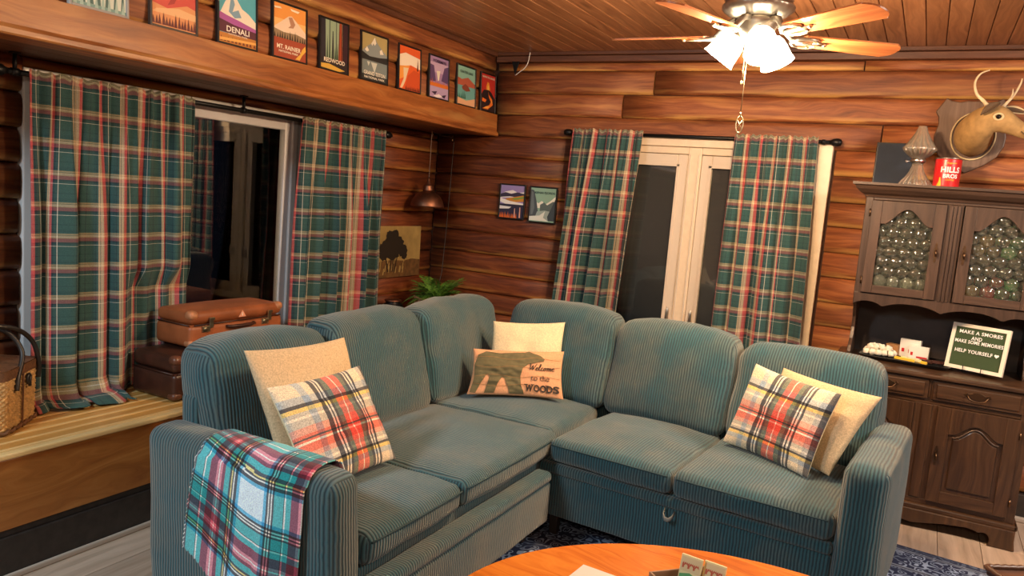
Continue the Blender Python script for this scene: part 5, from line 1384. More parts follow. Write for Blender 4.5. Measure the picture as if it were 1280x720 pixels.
beampic(2.235, .232, .27, 'brown framed print of a red rock arch over a row of trees on the beam', brownf, [('e9a06a', FULL), ('d9564a', [(0, .35), (.35, .30), (.8, .42), (1, .38), (1, 1), (0, 1)]), ('b23f3a', [(.35, .35), (.50, .40), (.62, .60), (.60, .9), (.48, .9), (.52, .6)]), ('f3c08a', [(.1, .26), (.6, .34), (1, .30), (1, .2), (0, .2)]), ('6b2e2c', trees(0, 1, .02, .20, 14, 4))], [])
beampic(2.570, .232, .27, 'black framed poster of a snowy mountain titled DENALI on the beam', blackf, [('58b4c8', FULL), ('f4ead8', [(0, .45), (.16, .70), (.34, .92), (.46, .82), (.62, .66), (.8, .60), (1, .48), (1, .35), (0, .35)]), ('86a9c0', [(.34, .90), (.42, .70), (.36, .56), (.52, .62), (.60, .5), (.42, .46), (.26, .55)]), ('b05aa8', [(0, .52), (.2, .48), (.5, .44), (1, .36), (1, .28), (0, .38)]), ('5a2236', [(0, .40), (.4, .34), (1, .30), (1, .16), (0, .18)]), ('c98436', band(0, .17)), ('7a3b22', trees(0, 1, .02, .10, 10, 6)), ('f0b860', [(0, .03), (1, .08), (1, .12), (0, .08)])], [('DENALI', .5, .25, .62, .10, 'f8f2e6'), ('NATIONAL PARK', .5, .165, .52, .03, 'e8dcc8')])
beampic(2.895, .236, .27, 'black framed poster of an orange sky over a mountain titled MT. RAINIER on the beam', blackf, [('f0a04a', FULL), ('f6c47a', band(.45, .72)), ('f5ead8', [[(.0, .92), (.2, .94), (.25, .91), (.05, .89)], [(.5, .96), (.8, .95), (.75, .91), (.55, .92)]]), ('f3d9c0', [(.02, .55), (.25, .68), (.45, .80), (.55, .82), (.7, .74), (1, .56), (1, .4), (0, .4)]), ('b9876a', [(.45, .78), (.52, .64), (.44, .58), (.60, .60), (.66, .68), (.56, .80)]), ('9b8466', [(0, .52), (.3, .48), (.7, .50), (1, .46), (1, .3), (0, .3)]), ('3c2c20', trees(0, 1, .33, .20, 13, 7)), ('a5482c', band(0, .36)), ('e8b84a', [(.98, .32), (1, .22), (.88, .12), (.80, .02), (.66, .02), (.82, .14), (.88, .24)])], [('MT. RAINIER', .46, .20, .74, .085, 'f6ead6'), ('NATIONAL PARK', .45, .115, .60, .04, 'f6ead6')])
beampic(3.216, .228, .27, 'black framed poster of tall dark trees titled REDWOOD on the beam', blackf, [('9fb9a0', FULL), ('5d6f63', [[(.3, 0), (.36, 0), (.35, 1), (.31, 1)], [(.55, 0), (.60, 0), (.59, 1), (.56, 1)]]), ('2c2a36', [[(.0, 0), (.2, 0), (.17, 1), (.0, 1)], [(.40, .05), (.50, .05), (.46, .8), (.43, .8)]]), ('35503c', trees(.2, .75, .12, .55, 6, 8)), ('8a3b26', [(.64, 0), (.82, 0), (.78, 1), (.68, 1)]), ('b8552e', [(.70, .2), (.74, .2), (.74, 1), (.71, 1)]), ('3a1f2a', [(.82, 0), (1, 0), (1, 1), (.80, 1)]), ('2a2328', band(0, .22)), ('d9b04a', [(0, .02), (.7, .0), (.9, .04), (.3, .12), (0, .10)])], [('REDWOOD', .5, .19, .78, .085, 'f4ead8')])
beampic(3.552, .246, .27, 'black framed poster of grey peaks over a lake titled GRAND TETON on the beam', blackf, [('b7a873', FULL), ('8f9ba0', [(0, .60), (.2, .72), (.36, .80), (.5, .96), (.62, .84), (.78, .74), (1, .62), (1, .5), (0, .5)]), ('f0ebdd', [[(.5, .96), (.56, .84), (.50, .78), (.44, .82), (.40, .76), (.36, .80)], [(.2, .72), (.28, .64), (.2, .60), (.12, .64)], [(.78, .74), (.86, .64), (.72, .62), (.70, .70)]]), ('2a2c2e', [(0, .60), (.3, .52), (.7, .54), (1, .58), (1, .42), (0, .42)]), ('7d8c90', band(.0, .43)), ('cfd6d2', [[(.35, .40), (.5, .18), (.6, .40)], [(.2, .40), (.26, .30), (.32, .40)]]), ('2c3336', band(0, .12))], [('GRAND TETON', .5, .155, .84, .085, 'f6f1e4'), ('NATIONAL PARK', .5, .06, .80, .05, 'f6f1e4')])
beampic(3.888, .232, .27, 'black framed poster with an orange landscape and a white winding river on the beam', blackf, [('e8642e', FULL), ('f5e6d2', [(0, .78), (.3, .86), (1, .80), (1, .55), (.55, .60), (0, .50)]), ('f2a24a', [(0, .52), (.5, .58), (.3, .30), (0, .20)]), ('e9d2b0', [(.2, .5), (.45, .52), (.30, .20), (.16, .02), (.05, .02), (.22, .25)]), ('d2552a', [(.42, .34), (.7, .50), (1, .46), (1, 0), (.25, 0), (.35, .18)]), ('6a3a24', [(.84, .5), (.88, .80), (.92, .5)]), ('5a2c1c', trees(.3, 1, .01, .10, 9, 12))], [])
beampic(4.205, .232, .27, 'black framed poster of a purple valley titled YOSEMITE on the beam', blackf, [('a98bb8', FULL), ('c9aece', band(.62, .86)), ('5f4a78', [[(0, .80), (.22, .78), (.34, .40), (0, .38)], [(1, .84), (.78, .78), (.62, .44), (1, .40)]]), ('f2ead8', [(.36, .66), (.56, .68), (.50, .44), (.44, .42)]), ('c65a2a', trees(0, 1, .26, .20, 11, 14)), ('d9772e', band(.26, .36)), ('b9a3cc', band(0, .27)), ('3a2a4a', [[(.1, .12), (.4, .16), (.3, .06)], [(.55, .06), (.9, .12), (.8, .02)]]), ('f1e8f0', [(.2, .03), (.5, .1), (.7, .05), (.4, 0)])], [('YOSEMITE', .5, .90, .72, .07, '3a2a4a')])
beampic(4.535, .246, .27, 'black framed poster of a lake with an island titled CRATER LAKE on the beam', blackf, [('8fc3b4', FULL), ('b8604a', [(0, .70), (.25, .66), (.6, .74), (1, .60), (1, .48), (0, .46)]), ('6fb0b0', band(.16, .50)), ('8a4636', [(.25, .46), (.45, .56), (.62, .50), (.74, .40), (.5, .36), (.3, .40)]), ('2f6a5c', trees(0, .5, .16, .22, 6, 15)), ('eab890', [(0, .18), (.5, .12), (1, .22), (1, 0), (0, 0)])], [('CRATER LAKE', .5, .86, .72, .07, '2c4a48')])
beampic(4.830, .215, .27, 'black framed poster of an erupting volcano nearest the room corner on the beam', blackf, [('c2342c', FULL), ('f29a3a', [(.40, .40), (.36, .66), (.44, .80), (.56, .78), (.64, .62), (.58, .40)]), ('fbd66a', [(.46, .44), (.46, .66), (.52, .72), (.54, .44)]), ('2a1e22', [(0, .40), (.2, .56), (.44, .58), (.56, .58), (.75, .52), (1, .36), (1, 0), (0, 0)]), ('ee7a2c', [[(.5, .56), (.56, .46), (.80, .34), (.86, .20), (.5, .04), (.1, .04), (.3, .10), (.62, .18), (.70, .28), (.56, .38)], [(.1, .34), (.4, .30), (.3, .22), (.08, .24)]]), ('f8c05a', [[(.2, .06), (.5, .07), (.62, .14), (.36, .11)], [(.72, .34), (.80, .28), (.76, .22)]])], [('HAWAII VOLCANOES', .5, .92, .86, .055, 'f4e6d0')])
# two posters on the back wall
picture('black framed poster of purple mountains and white water, left one on the back wall', BACKM(-2.650, 4.931, 1.362), .212, .252, .010, blackf, [('9a8cc8', FULL), ('f0eef4', [(0, .70), (.2, .80), (.5, .86), (.75, .78), (1, .82), (1, .66), (0, .6)]), ('3a3550', [(0, .72), (.2, .78), (.45, .74), (.7, .80), (1, .76), (1, .62), (.4, .66), (0, .62)]), ('c88a3a', [(.2, .58), (1, .72), (1, .52), (.4, .48)]), ('7a9a4a', [(.5, .60), (1, .68), (1, .62), (.6, .56)]), ('f2f2f4', [(0, .60), (.4, .52), (1, .46), (1, .40), (.3, .40), (0, .48)]), ('2e2c48', band(.0, .42)), ('e9e9f0', [(0, .36), (.5, .34), (.4, .28), (0, .26)]), ('d86a2a', trees(0, .75, .0, .18, 11, 20)), ('e8b0a0', [[(.62, .02), (.68, .02), (.66, .30), (.63, .30)], [(.84, .02), (.90, .02), (.88, .34), (.85, .34)]])], [], depth=.016)
picture('black framed poster of a grey fjord titled KENAI FJORDS, right one on the back wall', BACKM(-2.403, 4.931, 1.355), .216, .256, .010, blackf, [('8fb8a8', FULL), ('eef0e8', [(.1, .66), (.32, .54), (.46, .62), (.6, .52), (.78, .62), (1, .78), (1, .4), (.1, .4)]), ('5d6e70', [(.40, .50), (.55, .58), (.68, .50), (.9, .62), (1, .6), (1, .3), (.4, .3)]), ('4a5560', [(0, .94), (.12, .92), (.24, .62), (.36, .20), (.40, .12), (0, .10)]), ('6a7780', [(.02, .9), (.10, .86), (.18, .4), (.12, .2), (.04, .2)]), ('9fb4b4', [(.3, .30), (.6, .34), (1, .30), (1, .06), (.2, .06)]), ('e4ebe8', [(0, .14), (.4, .18), (.62, .32), (.56, .12), (.8, .02), (0, .02)]), ('3e4a54', [(1, .70), (.86, .44), (.72, .16), (.76, .04), (1, .04)])], [('KENAI FJORDS', .56, .85, .80, .085, '2f4a4c')], depth=.016)

# ================================================================ THE BAY
# canvas painting on the window wall
mb = MB(); cvm = LEFTM(-3.318, 4.545, .885) @ Matrix.Rotation(R(-1), 4, 'X')
mb.prism([(-.255, 0), (.250, 0), (.250, .365), (-.255, .365)], .018, cvm); cv = mb.build('painting', M['canvas_edge'], bevel=.002)
tag(cv, 'small unframed canvas painting of a dark tree on the wall beside the curtain', 'painting')
mb = MB(); on = lambda x, y, k=1: cvm @ Vector((x, y, .0006 * k))
mb.flat([(-.255, 0), (.250, 0), (.250, .365), (-.255, .365)], cvm @ Matrix.Translation((0, 0, .0006)), 0)
mb.flat([(-.255, 0), (.250, 0), (.250, .118), (.14, .128), (.05, .115), (-.10, .125), (-.255, .118)], cvm @ Matrix.Translation((0, 0, .0012)), 1)
rnd = random.Random(5)
for i in range(26):
    x = rnd.uniform(-.24, .06); y = rnd.uniform(.01, .16); mb.flat([(x, y), (x + .012, y + .002), (x + .02, y + .05), (x + .01, y + .045)], cvm @ Matrix.Translation((0, 0, .0018)), 0)
for cx, cy, r_ in ((-.09, .27, .075), (-.15, .22, .07), (-.03, .235, .07), (-.19, .165, .05), (.03, .19, .055), (-.09, .20, .09), (-.21, .21, .04), (.05, .155, .035), (-.06, .315, .03), (-.13, .30, .04)):
    pts = []
    for k in range(18): a = 2 * PI * k / 18; q = r_ * (1 + .12 * math.sin(k * 2.7 + cx * 40)); pts.append((max(-.252, cx + q * math.cos(a)), cy + q * .85 * math.sin(a)))
    mb.flat(pts, cvm @ Matrix.Translation((0, 0, .0024 + .0001 * r_ * 10)), 2)
for x0, x1 in ((-.12, -.10), (-.09, -.08), (-.07, -.03), (-.14, -.18)):
    mb.flat([(x0, .04), (x0 + .012, .04), (x1 + .008, .17), (x1, .17)], cvm @ Matrix.Translation((0, 0, .003)), 2)
mb.build('painted_picture', [M['gold'], M['paint_brown'], M['paint_dark']], cv)
# pendant lamp on its pulley cord
pl = thing('pendant_lamp', 'copper dome pendant lamp hanging on a cord below the beam', 'lamp', (-3.17, 4.63, 1.946))
Pm = Matrix.Translation((-3.17, 4.63, 0))
mb = MB(); pr = [(.116, 1.403), (.120, 1.406), (.119, 1.414), (.116, 1.430), (.108, 1.453), (.094, 1.475), (.074, 1.495), (.052, 1.508), (.038, 1.513), (.034, 1.520)]
mb.lathe(pr, 36, Pm, caps=(False, True)); mb.lathe([(a - .003, b - .001) for a, b in pr][::-1], 36, Pm, caps=(True, False)); dome = mb.build('shade', M['copper'], pl, recalc=False)
mb = MB(); mb.lathe([(.036, 1.515), (.040, 1.522), (.036, 1.528), (.040, 1.536), (.035, 1.543), (.037, 1.550), (.030, 1.558), (.022, 1.568), (.014, 1.585), (.008, 1.60), (.006, 1.612)], 24, Pm); mb.build('socket_cap', M['copper'], pl)
mb = MB(); mb.tube([(-3.17, 4.63, 1.61), (-3.17, 4.63, 1.93)], .0028, 6); mb.build('cord', M['string'], pl)
mb = MB(); mb.tube([(-3.17, 4.63, 1.946), (-3.17, 4.63, 1.925), (-3.168, 4.642, 1.915), (-3.17, 4.634, 1.905)], .003, 6); mb.build('hook', M['brass'], pl)
pu = thing('pulley_cord', 'dark cord running down the room corner from a small pulley under the beam', 'cord', (-3.155, 4.88, 1.946))
mb = MB(); mb.tube([(-3.155, 4.88, 1.946), (-3.155, 4.88, 1.915)], .004, 8); mb.lathe([(.002, -.008), (.016, -.008), (.012, 0), (.016, .008), (.002, .008)], 18, Matrix.Translation((-3.155, 4.88, 1.900)) @ Matrix.Rotation(R(90), 4, 'Y')); mb.build('pulley', M['brass_dark'], pu)
mb = MB(); mb.tube([(-3.168, 4.648, 1.932), (-3.163, 4.76, 1.918), (-3.157, 4.87, 1.917), (-3.155, 4.896, 1.905), (-3.155, 4.90, 1.88), (-3.162, 4.905, 1.6), (-3.170, 4.90, 1.2), (-3.175, 4.89, .92), (-3.16, 4.80, .72), (-3.15, 4.76, .48)], .0026, 6); mb.build('cord', M['sofaleg'], pu)
# plant stand, planter and fern
st = thing('plant_stand', 'dark wooden stool under the fern planter, behind the sofa', 'stool', (-2.99, 4.56, ZD))
mb = MB(); mb.lathe([(.15, .605), (.16, .610), (.16, .625), (.15, .630)], 28, Matrix.Translation((-2.99, 4.56, 0))); mb.build('seat', M['darkwood'], st)
for k in range(4):
    a = R(45 + 90 * k); mb = MB(); mb.tube([(-2.99 + .10 * math.cos(a), 4.56 + .10 * math.sin(a), .606), (-2.99 + .125 * math.cos(a), 4.56 + .125 * math.sin(a), ZD + .005)], .012, 8); mb.build('leg', M['darkwood'], st)
fp = thing('fern_planter', 'bright green fern in a wooden slatted planter behind the sofa corner', 'plant', (-2.99, 4.56, .631))
Fm2 = Matrix.Translation((-2.99, 4.56, 0))
mb = MB(); mb.lathe([(.120, .632), (.138, .77), (.128, .765), (.10, .755)], 24, Fm2, caps=(True, True)); mb.build('pot', M['soil'], fp)
for k in range(20):
    a = 2 * PI * k / 20; mb = MB(); rt = Matrix.Rotation(a, 3, 'Z'); mb.box(Vector((-2.99, 4.56, .708)) + rt @ Vector((.146, 0, 0)), (.010, .036, .150), rot=rt @ Matrix.Rotation(R(6), 3, 'Y'), grain=2); mb.build('slat', M['boxwood'], fp, bevel=.002, seg=1)
for zz, r_ in ((.66, .147), (.775, .160)):
    mb = MB(); mb.tube([(-2.99 + r_ * math.cos(g), 4.56 + r_ * math.sin(g), zz + .003 * math.sin(g * 9)) for g in [2 * PI * i / 40 for i in range(40)]], .005, 6, closed=True); mb.build('twine_hoop', M['twine'], fp)
mb = MB(); mb.tube([(-2.85, 4.50, .77), (-2.82, 4.48, .81), (-2.80, 4.49, .80), (-2.83, 4.50, .76), (-2.86, 4.47, .79), (-2.90, 4.42, .80), (-2.93, 4.41, .77)], .0025, 6); mb.build('loose_twine', M['twine'], fp)
rnd = random.Random(12)
fp.name = 'potted_fern'; XF[fp.name] = XF['fern_planter']; fern = fp
for k in range(56):
    a = 2 * PI * k / 56 * 3.0 + rnd.uniform(-.3, .3); up = rnd.uniform(.25, 1.0); L_ = rnd.uniform(.17, .27); 
    dirx = Vector((math.cos(a), math.sin(a), 0)); mb = MB(); pts = []
    for i in range(10):
        t = i / 9; r_ = L_ * (t * (1 - .3 * up)); z = .755 + L_ * (up * 1.05 * t - (.75 - .35 * up) * t * t * (1.1 - .3 * up)) + .04 * t * (1 - t)
        pts.append(Vector((-2.99, 4.56, z)) + dirx * (.02 + r_))
    mb.tube(pts, [.0028 * (1 - .7 * i / 9) for i in range(10)], 5)
    for i in range(1, 10):
        for sub in (0, .5):
            if i == 9 and sub: continue
            p = pts[i] if not sub else (pts[i] + pts[i + 1]) / 2
            t = (i + sub) / 9; tt_ = (pts[min(i + 1, 9)] - pts[i - 1]).normalized(); sd_ = tt_.cross(Vector((0, 0, 1))).normalized(); ll = .042 * math.sin(PI * min(1, t * .88 + .12)) ** .7 + .006
            for s_ in (-1, 1):
                d_ = (sd_ * s_ + tt_ * .55 + Vector((0, 0, -.12 + rnd.uniform(-.2, .2)))).normalized(); wv = tt_ * (ll * .16)
                b = len(mb.v); mb.v += [tuple(p - wv * .5), tuple(p + d_ * ll * .5 - wv), tuple(p + d_ * ll), tuple(p + d_ * ll * .5 + wv)]; mb.face([b, b + 1, b + 2, b + 3])
    mb.build('frond', M['fern'], fern, recalc=False)
kt = thing('black_pot', 'small round black pot beside the fern planter', 'pot', (-3.20, 4.335, ZD))
mb = MB(); mb.lathe([(.05, ZD), (.085, ZD + .04), (.10, ZD + .12), (.092, ZD + .20), (.066, ZD + .245), (.05, ZD + .255), (.055, ZD + .268)], 28, Matrix.Translation((-3.20, 4.335, 0))); mb.build('body', M['blackmetal'], kt)
mb = MB(); mb.lathe([(.058, ZD + .266), (.060, ZD + .274), (.03, ZD + .283), (.0, ZD + .286)], 24, Matrix.Translation((-3.20, 4.335, 0))); mb.build('lid', M['copper'], kt)
# suitcases
def suitcase(name, label, x0, x1, y0, y1, z0, z1, split, mat, cmat, full):
    s_ = thing(name, label, 'suitcase', ((x0 + x1) / 2, (y0 + y1) / 2, z0))
    class W0:
        def __call__(s, a, b_, z): return Vector((a, b_, z))
    zs = z0 + (z1 - z0) * split
    mb = MB(); soft_box(mb, W0(), x0, x1, y0, y1, z0, zs - .001, r=.022, wob=.0015, seed=3, m=(4, 5, 3), bulge=(.004, .004, 0)); mb.build('base', M[mat], s_, weld=True)
    mb = MB(); soft_box(mb, W0(), x0 + .001, x1 - .001, y0 + .001, y1 - .001, zs + .001, z1, r=.026, wob=.002, seed=4, m=(4, 5, 2), bulge=(.003, .003, .008)); lid = mb.build('lid', M[mat], s_, weld=True)
    mb = MB(); mb.tube([(x1 + .0015, y0 + .02, zs), (x1 + .0015, y1 - .02, zs)], .0035, 6); mb.tube([(x0 + .02, y0 - .0015, zs), (x1 - .01, y0 - .0015, zs)], .0035, 6); mb.build('seam_welt', M['darkleather'], s_, kind='stuff')
    for yy, sy in ((y0, 1), (y1, -1)):
        for zz, sz, nm in ((z0, 1, 'base'), (z1, -1, 'lid')):
            mb = MB(); q = .050
            soft_box(mb, W0(), x1 - q, x1 + .0045, min(yy - sy * .0045, yy + sy * q), max(yy - sy * .0045, yy + sy * q), min(zz - sz * .002, zz + sz * q * .8) + (.004 if sz > 0 else 0), max(zz - sz * .004, zz + sz * q * .8), r=.024, wob=.001, seed=8, m=(3, 3, 3)); mb.build('corner_cap', M[cmat], s_, weld=True)
    if full:
        for yy in (y0 + .115, y1 - .10):
            mb = MB(); mb.box((x1 + .006, yy, zs + .006), (.010, .022, .050)); mb.box((x1 + .010, yy, zs + .026), (.010, .030, .014)); mb.box((x1 + .005, yy - .028, zs - .022), (.006, .046, .030)); mb.lathe([(0, -.004), (.011, -.003), (.011, .003), (0, .004)], 14, Matrix.Translation((x1 + .009, yy - .034, zs - .022)) @ Matrix.Rotation(R(90), 4, 'Y')); mb.build('latch', M['brass'], s_, bevel=.002)
        yc = (y0 + y1) / 2 + .0
        mb = MB(); mb.tube([(x1 + .004, yc - .085, zs - .020), (x1 + .020, yc - .082, zs - .020), (x1 + .024, yc - .060, zs - .022), (x1 + .026, yc, zs - .024), (x1 + .024, yc + .060, zs - .022), (x1 + .020, yc + .082, zs - .020), (x1 + .004, yc + .085, zs - .020)], [.006, .007, .009, .010, .009, .007, .006], 8); mb.build('handle', M['darkleather'], s_)
        mb = MB(); mb.prism([(-.024, 0), (.024, 0), (0, .034)], .0015, LEFTM(x1 + .006, yc + .012, zs + .016)); stc = mb.build('sticker', simple('peach_sticker', (.75, .33, .20), .6), s_)
        mb = MB(); mb.prism([(-.003, .006), (.003, .006), (.0015, .022), (-.0015, .022)], .001, LEFTM(x1 + .0068, yc + .012, zs + .016)); mb.build('sticker_mark', M['white'], stc)
    return s_
suitcase('suitcase', 'dark brown leather suitcase on the platform under the tan one', -3.225, -2.925, 2.345, 3.02, ZD + .003, .685, .62, 'darkleather', 'darkleather_corner', False)
suitcase('suitcase', 'tan leather suitcase with brass latches on top of the dark one', -3.235, -2.985, 2.475, 3.065, .699, .872, .63, 'leather', 'leather_scuff', True)
# picnic basket
bk = thing('wicker_basket', 'lidded wicker basket with black handles at the left end of the platform', 'basket', (-3.14, 1.70, ZD))
K = Vector((-2.975, 1.630, 0)); e1 = Vector((-.60, .80, 0)).normalized(); e2 = Vector((-.80, -.60, 0)).normalized()
LW, LD = .275, .20
def per(s):
    """perimeter point and outward normal of the rounded rectangle, s in 0..1"""
    P_ = rr(LW / 2, LD / 2, .035, 5); n = len(P_); k = s * n; i = int(k) % n; t = k - int(k)
    a, b = P_[i], P_[(i + 1) % n]; return (a[0] + (b[0] - a[0]) * t, a[1] + (b[1] - a[1]) * t)
segs = []
P_ = rr(LW / 2, LD / 2, .035, 5); ln = [math.hypot(P_[(i + 1) % len(P_)][0] - P_[i][0], P_[(i + 1) % len(P_)][1] - P_[i][1]) for i in range(len(P_))]; TT = sum(ln)
def per(s):
    d = (s % 1) * TT
    for i in range(len(P_)):
        if d <= ln[i]: t = d / max(ln[i], 1e-9); a, b = P_[i], P_[(i + 1) % len(P_)]; return (a[0] + (b[0] - a[0]) * t, a[1] + (b[1] - a[1]) * t)
        d -= ln[i]
    return P_[0]
BC = K + e1 * LW / 2 + e2 * LD / 2
def bpt(s, z, out, fl=0):
    x, y = per(s); l_ = math.hypot(x, y); k = 1 + fl * (z - ZD) + out / l_
    return BC + e1 * (-x * k) * -1 + e2 * (y * k) * 1 + Vector((0, 0, z))
ZB = .215; rows = 22
def weave(u, v):
    row = v * rows; ph = math.sin(u * 2 * PI * 34 + PI * (int(row + 1e-6) % 2)); prof = abs(math.sin(PI * row))
    return bpt(u, ZD + .002 + ZB * v, .0045 * ph * prof + .003 * prof, .22)
mb = MB(); mb.grid(weave, 170, rows * 3, cu=True); mb.build('woven_body', M['wicker'], bk, recalc=False)
for s0 in [(ln_ + .5) / 1 for ln_ in ()]: pass
for i, s_ in enumerate((0.0, .17, .36, .5, .67, .86)):
    mb = MB(); mb.tube([bpt(s_, ZD + .004 + ZB * k / 20, .009, .22) for k in range(21)], .0045, 6); mb.build('dark_stake', M['wicker_dark'], bk)
def rim(z, r_, mat, nm, o_):
    mb = MB(); mb.tube([bpt(k / 90, z + .004 * math.sin(k * 1.4), o_ + .003 * math.cos(k * 1.4), .22) for k in range(90)], r_, 6, closed=True); mb.build(nm, M[mat], bk)
rim(ZD + .015, .008, 'wicker_dark', 'foot_rim', .006)
def lidw(u, v):
    row = v * 5; return bpt(u, ZD + ZB + .002 + .038 * v, .004 + .003 * math.sin(u * 2 * PI * 60 + v * 14) , .22)
mb = MB(); mb.grid(lidw, 180, 10, cu=True); lid_top = [bpt(k / 60, ZD + ZB + .040, .0, .22) for k in range(60)]; b = len(mb.v); mb.v += [tuple(p) for p in lid_top]; mb.face([b + i for i in range(60)]); mb.build('lid', M['wicker_dark'], bk, recalc=False)
for sd_, ry in ((0, .0), (1, .1)):
    a0 = K + e1 * (.05) + e2 * (.06 + .0) + Vector((0, 0, ZD + .19)); 
h1 = [K + e1 * .262 - e2 * .012 + Vector((0, 0, ZD + .175)), K + e1 * .262 - e2 * .014 + Vector((0, 0, ZD + .24)), K + e1 * .235 - e2 * .0 + Vector((0, 0, ZD + .33)), K + e1 * .15 + e2 * .03 + Vector((0, 0, ZD + .395)), K + e1 * .05 + e2 * .09 + Vector((0, 0, ZD + .415)), K + e1 * .0 + e2 * .16 + Vector((0, 0, ZD + .40)), K - e1 * .02 + e2 * .18 + Vector((0, 0, ZD + .30)), K - e1 * .02 + e2 * .19 + Vector((0, 0, ZD + .18))]
h2 = [K + e1 * .075 - e2 * .014 + Vector((0, 0, ZD + .165)), K + e1 * .095 - e2 * .010 + Vector((0, 0, ZD + .22)), K + e1 * .150 + e2 * .00 + Vector((0, 0, ZD + .30)), K + e1 * .150 + e2 * .05 + Vector((0, 0, ZD + .375)), K + e1 * .10 + e2 * .12 + Vector((0, 0, ZD + .41)), K + e1 * .06 + e2 * .17 + Vector((0, 0, ZD + .39)), K + e1 * .04 + e2 * .215 + Vector((0, 0, ZD + .26))]
def smooth(P, q=6):
    out = []
    for k in range(len(P) - 1):
        p0, p1, p2, p3 = P[max(k - 1, 0)], P[k], P[k + 1], P[min(k + 2, len(P) - 1)]
        for i in range(q):
            t = i / q; out.append(.5 * ((2 * p1) + (p2 - p0) * t + (2 * p0 - 5 * p1 + 4 * p2 - p3) * t * t + (3 * p1 - p0 - 3 * p2 + p3) * t ** 3))
    out.append(P[-1]); return out
for h_ in (h1, h2):
    mb = MB(); mb.tube(smooth(h_), .0095, 8); mb.build('handle', M['blackstrap'], bk)
mb = MB(); c0 = K + e1 * .175 - e2 * .014 + Vector((0, 0, ZD + .19)); mb.tube([c0 + e1 * .014 * math.cos(g) + Vector((0, 0, .018 * math.sin(g))) for g in [2 * PI * i / 14 for i in range(14)]], .006, 8, closed=True); mb.tube([c0 + Vector((0, 0, .012)) - e2 * .004, c0 - Vector((0, 0, .03)) - e2 * .004], .006, 8); mb.build('clasp', M['blackstrap'], bk)
mb = MB(); rnd = random.Random(3); c0 = K + e1 * .03 + e2 * .10 + Vector((0, 0, ZD + .42))
for k in range(14):
    d_ = e1 * rnd.uniform(-.05, .09) + e2 * rnd.uniform(-.04, .05) + Vector((0, 0, rnd.uniform(-.05, .02))); mb.tube([c0, c0 + d_ * .6 + Vector((0, 0, .012)), c0 + d_], .002, 5)
mb.build('straw_tassel', M['straw'], bk, kind='stuff')

# ================================================================ TABLES
ct = thing('coffee_table', 'oval orange oak coffee table in the foreground', 'table', (-.20, 1.74, 0), R(171))
def ell(a, b, n=96): return [(a * math.cos(2 * PI * i / n), b * math.sin(2 * PI * i / n)) for i in range(n)]
mb = MB(); mb.loft([[Vector((x * k, y * k2, z)) for x, y in ell(.85, .75)] for k, k2, z in ((.965, .96, .412), (.985, .983, .416), (.998, .998, .424), (1, 1, .434), (.997, .997, .443), (.990, .989, .450))], caps=True, smooth=False)
for i in range(len(mb.f)): mb.uv[i] = [(mb.v[k][0], mb.v[k][1]) for k in mb.f[i]]
mb.build('top', M['oak'], ct, local=True)
mb = MB(); o1 = ell(.66, .56, 64)
mb.loft([[Vector((x, y, z)) for x, y in o1] for z in (.33, .412)], smooth=True); mb.build('apron', M['oak'], ct, local=True)
for sx in (-1, 1):
    for sy in (-1, 1):
        mb = MB(); mb.lathe([(.022, .012), (.026, .05), (.020, .08), (.030, .16), (.036, .24), (.028, .30), (.034, .33), (.034, .40)], 18, Matrix.Translation((sx * .48, sy * .36, 0))); mb.build('leg', M['oak'], ct, local=True)
cdm = MB(); rz = Matrix.Rotation(R(-4), 3, 'Z'); cdm.box((-.705, 2.045, .4525), (.17, .11, .003), rot=rz); o = cdm.build('card', M['greycard']); tag(o, 'flat grey card lying on the oval table', 'card')
mb = MB(); pts = []
for k in range(14): a = 2 * PI * k / 14; q = .026 * (1 + .25 * math.sin(k * 3.1)); pts.append((q * 1.3 * math.cos(a), q * math.sin(a)))
mb.prism(pts, .004, Matrix.Translation((-.690, 2.045, .4585))); o = mb.build('paper_flower', M['cardyellow'], bevel=.001, seg=1); tag(o, 'pale yellow paper cutout on the grey card', 'paper')
bo = Vector((-.575, 2.075, .451)); bxz = R(48); bX = Vector((math.cos(bxz), math.sin(bxz), 0)); bY = Vector((math.sin(bxz), -math.cos(bxz), 0))
box_ = thing('wooden_box', 'small open wooden box holding printed cards on the oval table', 'box', tuple(bo + bX * .10 + bY * .06), bxz)
def bb(name, x0, x1, y0, y1, z0, z1):
    mb = MB(); c = bo + bX * (x0 + x1) / 2 + bY * (y0 + y1) / 2 + Vector((0, 0, (z0 + z1) / 2)); mb.box(c, (x1 - x0, y1 - y0, z1 - z0), rot=Matrix.Rotation(bxz, 3, 'Z')); mb.build(name, M['boxwood'], box_, bevel=.001, seg=1)
bb('bottom', 0, .20, 0, .12, 0, .006); bb('side', 0, .20, 0, .006, .006, .06); bb('side', 0, .20, .114, .12, .006, .06); bb('end', 0, .006, .006, .114, .006, .06); bb('end', .194, .20, .006, .114, .006, .06)
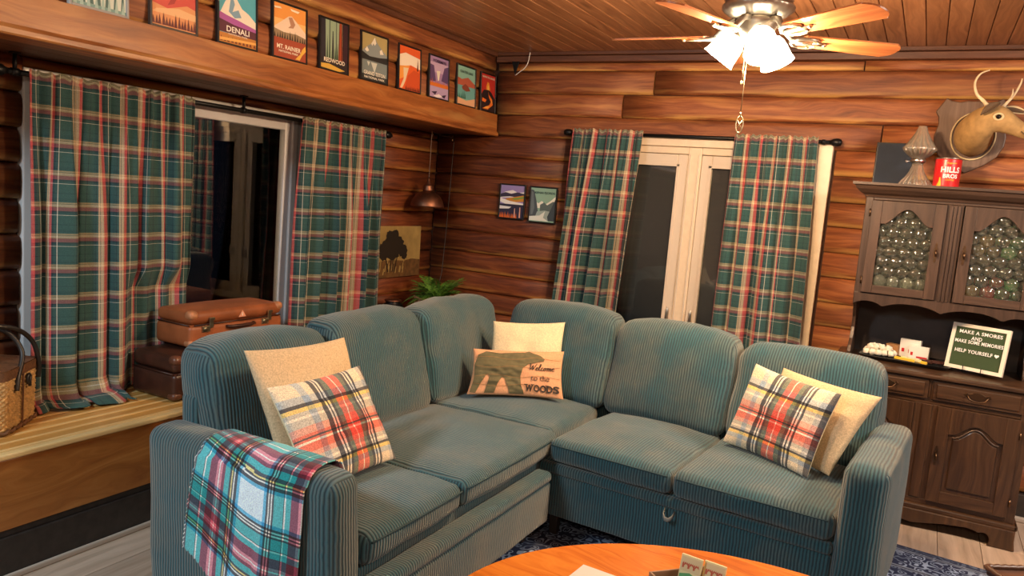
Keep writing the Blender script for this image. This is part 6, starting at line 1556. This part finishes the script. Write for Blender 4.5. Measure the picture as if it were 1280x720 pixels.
def pcard(label, x, y, rz, g, z=.028):
    Mx = frame_M(bo + bX * x + bY * y + Vector((0, 0, z)), (math.cos(rz), math.sin(rz), 0), (math.sin(rz) * -.22, math.cos(rz) * .22 , 1))
    mb = MB(); mb.prism([(-.032, 0), (.032, 0), (.032, .082), (-.032, .082)], .008, Mx); o = mb.build('printed_card', M['cardyellow'], bevel=.001, seg=1); tag(o, label, 'card')
    mb = MB(); k = Mx @ Matrix.Translation((0, 0, .0004))
    mb.flat([(-.029, .036), (.029, .036), (.029, .076), (-.029, .076)], k, 0)
    for i in range(9):
        xx = -.025 + .0055 * i; mb.flat([(xx, .044 + .012 * ((i * 7) % 3) / 2), (xx + .006, .046 + .012 * ((i * 5) % 3) / 2), (xx + .004, .062), (xx, .058)], k @ Matrix.Translation((0, 0, .0004)), 1)
    mb.flat([(-.029, .004), (.029, .004), (.029, .024), (0, .034), (-.029, .026)], k, 2)
    mb.build('card_print', [flatc('d9c79a'), M['cardred'], M['greencard']], o)
pcard('printed card standing at the left in the small wooden box', .105, .040, R(-8), 0)
pcard('printed card standing at the right in the small wooden box', .154, .084, R(-8), 0, .024)
sq = thing('side_table', 'dark carved side table at the lower right edge of the photo', 'table', (.30, 2.60, 0), R(33))
Sm = Matrix()
mb = MB(); mb.loft([[Vector((x, y, z)) for x, y in ((0, 0), (.50, 0), (.50, -.50), (0, -.50))] for z in (.524, .545)], smooth=False)
for i in range(len(mb.f)): mb.uv[i] = [(mb.v[k][0], mb.v[k][1]) for k in mb.f[i]]
sq.location = (.285, 2.672, 0); XF[sq.name] = Matrix.Translation((.285, 2.672, 0)) @ Matrix.Rotation(R(33), 4, 'Z')
mb.build('top', M['darkwood'], sq, local=True, bevel=.006)
mb = MB(); pts = []
cor = [(0, 0), (.50, 0), (.50, -.50), (0, -.50)]
for k in range(4):
    a, b_ = cor[k], cor[(k + 1) % 4]
    for i in range(40): t = i / 40; pts.append((a[0] + (b_[0] - a[0]) * t, a[1] + (b_[1] - a[1]) * t, .548))
mb.tube(pts, [.0075 + .003 * (i % 2) for i in range(len(pts))], 8, closed=True); mb.build('rope_edge', M['darkwood'], sq, local=True)
for x, y in cor:
    mb = MB(); px = .05 + x * .8; py = -.05 + y * .8; mb.lathe([(.016, .012), (.024, .05), (.016, .09), (.026, .22), (.018, .34), (.028, .42), (.028, .524)], 16, Matrix.Translation((px, py, 0))); mb.build('leg', M['darkwood'], sq, local=True)
# wire in the ceiling corner
wr = thing('corner_wire', 'thin pale wire with a black bracket in the corner under the ceiling', 'wire', (-2.58, 4.90, 2.49))
mb = MB(); mb.tube(smooth([Vector((-2.575, 4.89, 2.525)), Vector((-2.59, 4.90, 2.46)), Vector((-2.62, 4.91, 2.42)), Vector((-2.66, 4.915, 2.395)), Vector((-2.70, 4.93, 2.375))]), .003, 6); mb.build('wire', M['whiteplastic'], wr)
mb = MB(); mb.prism([(0, 0), (.030, .09), (-.03, .09)], .01, frame_M((-2.69, 4.900, 2.375), (1, 0, 0), (0, 0, 1))); mb.build('bracket', M['blackmetal'], wr, bevel=.002)
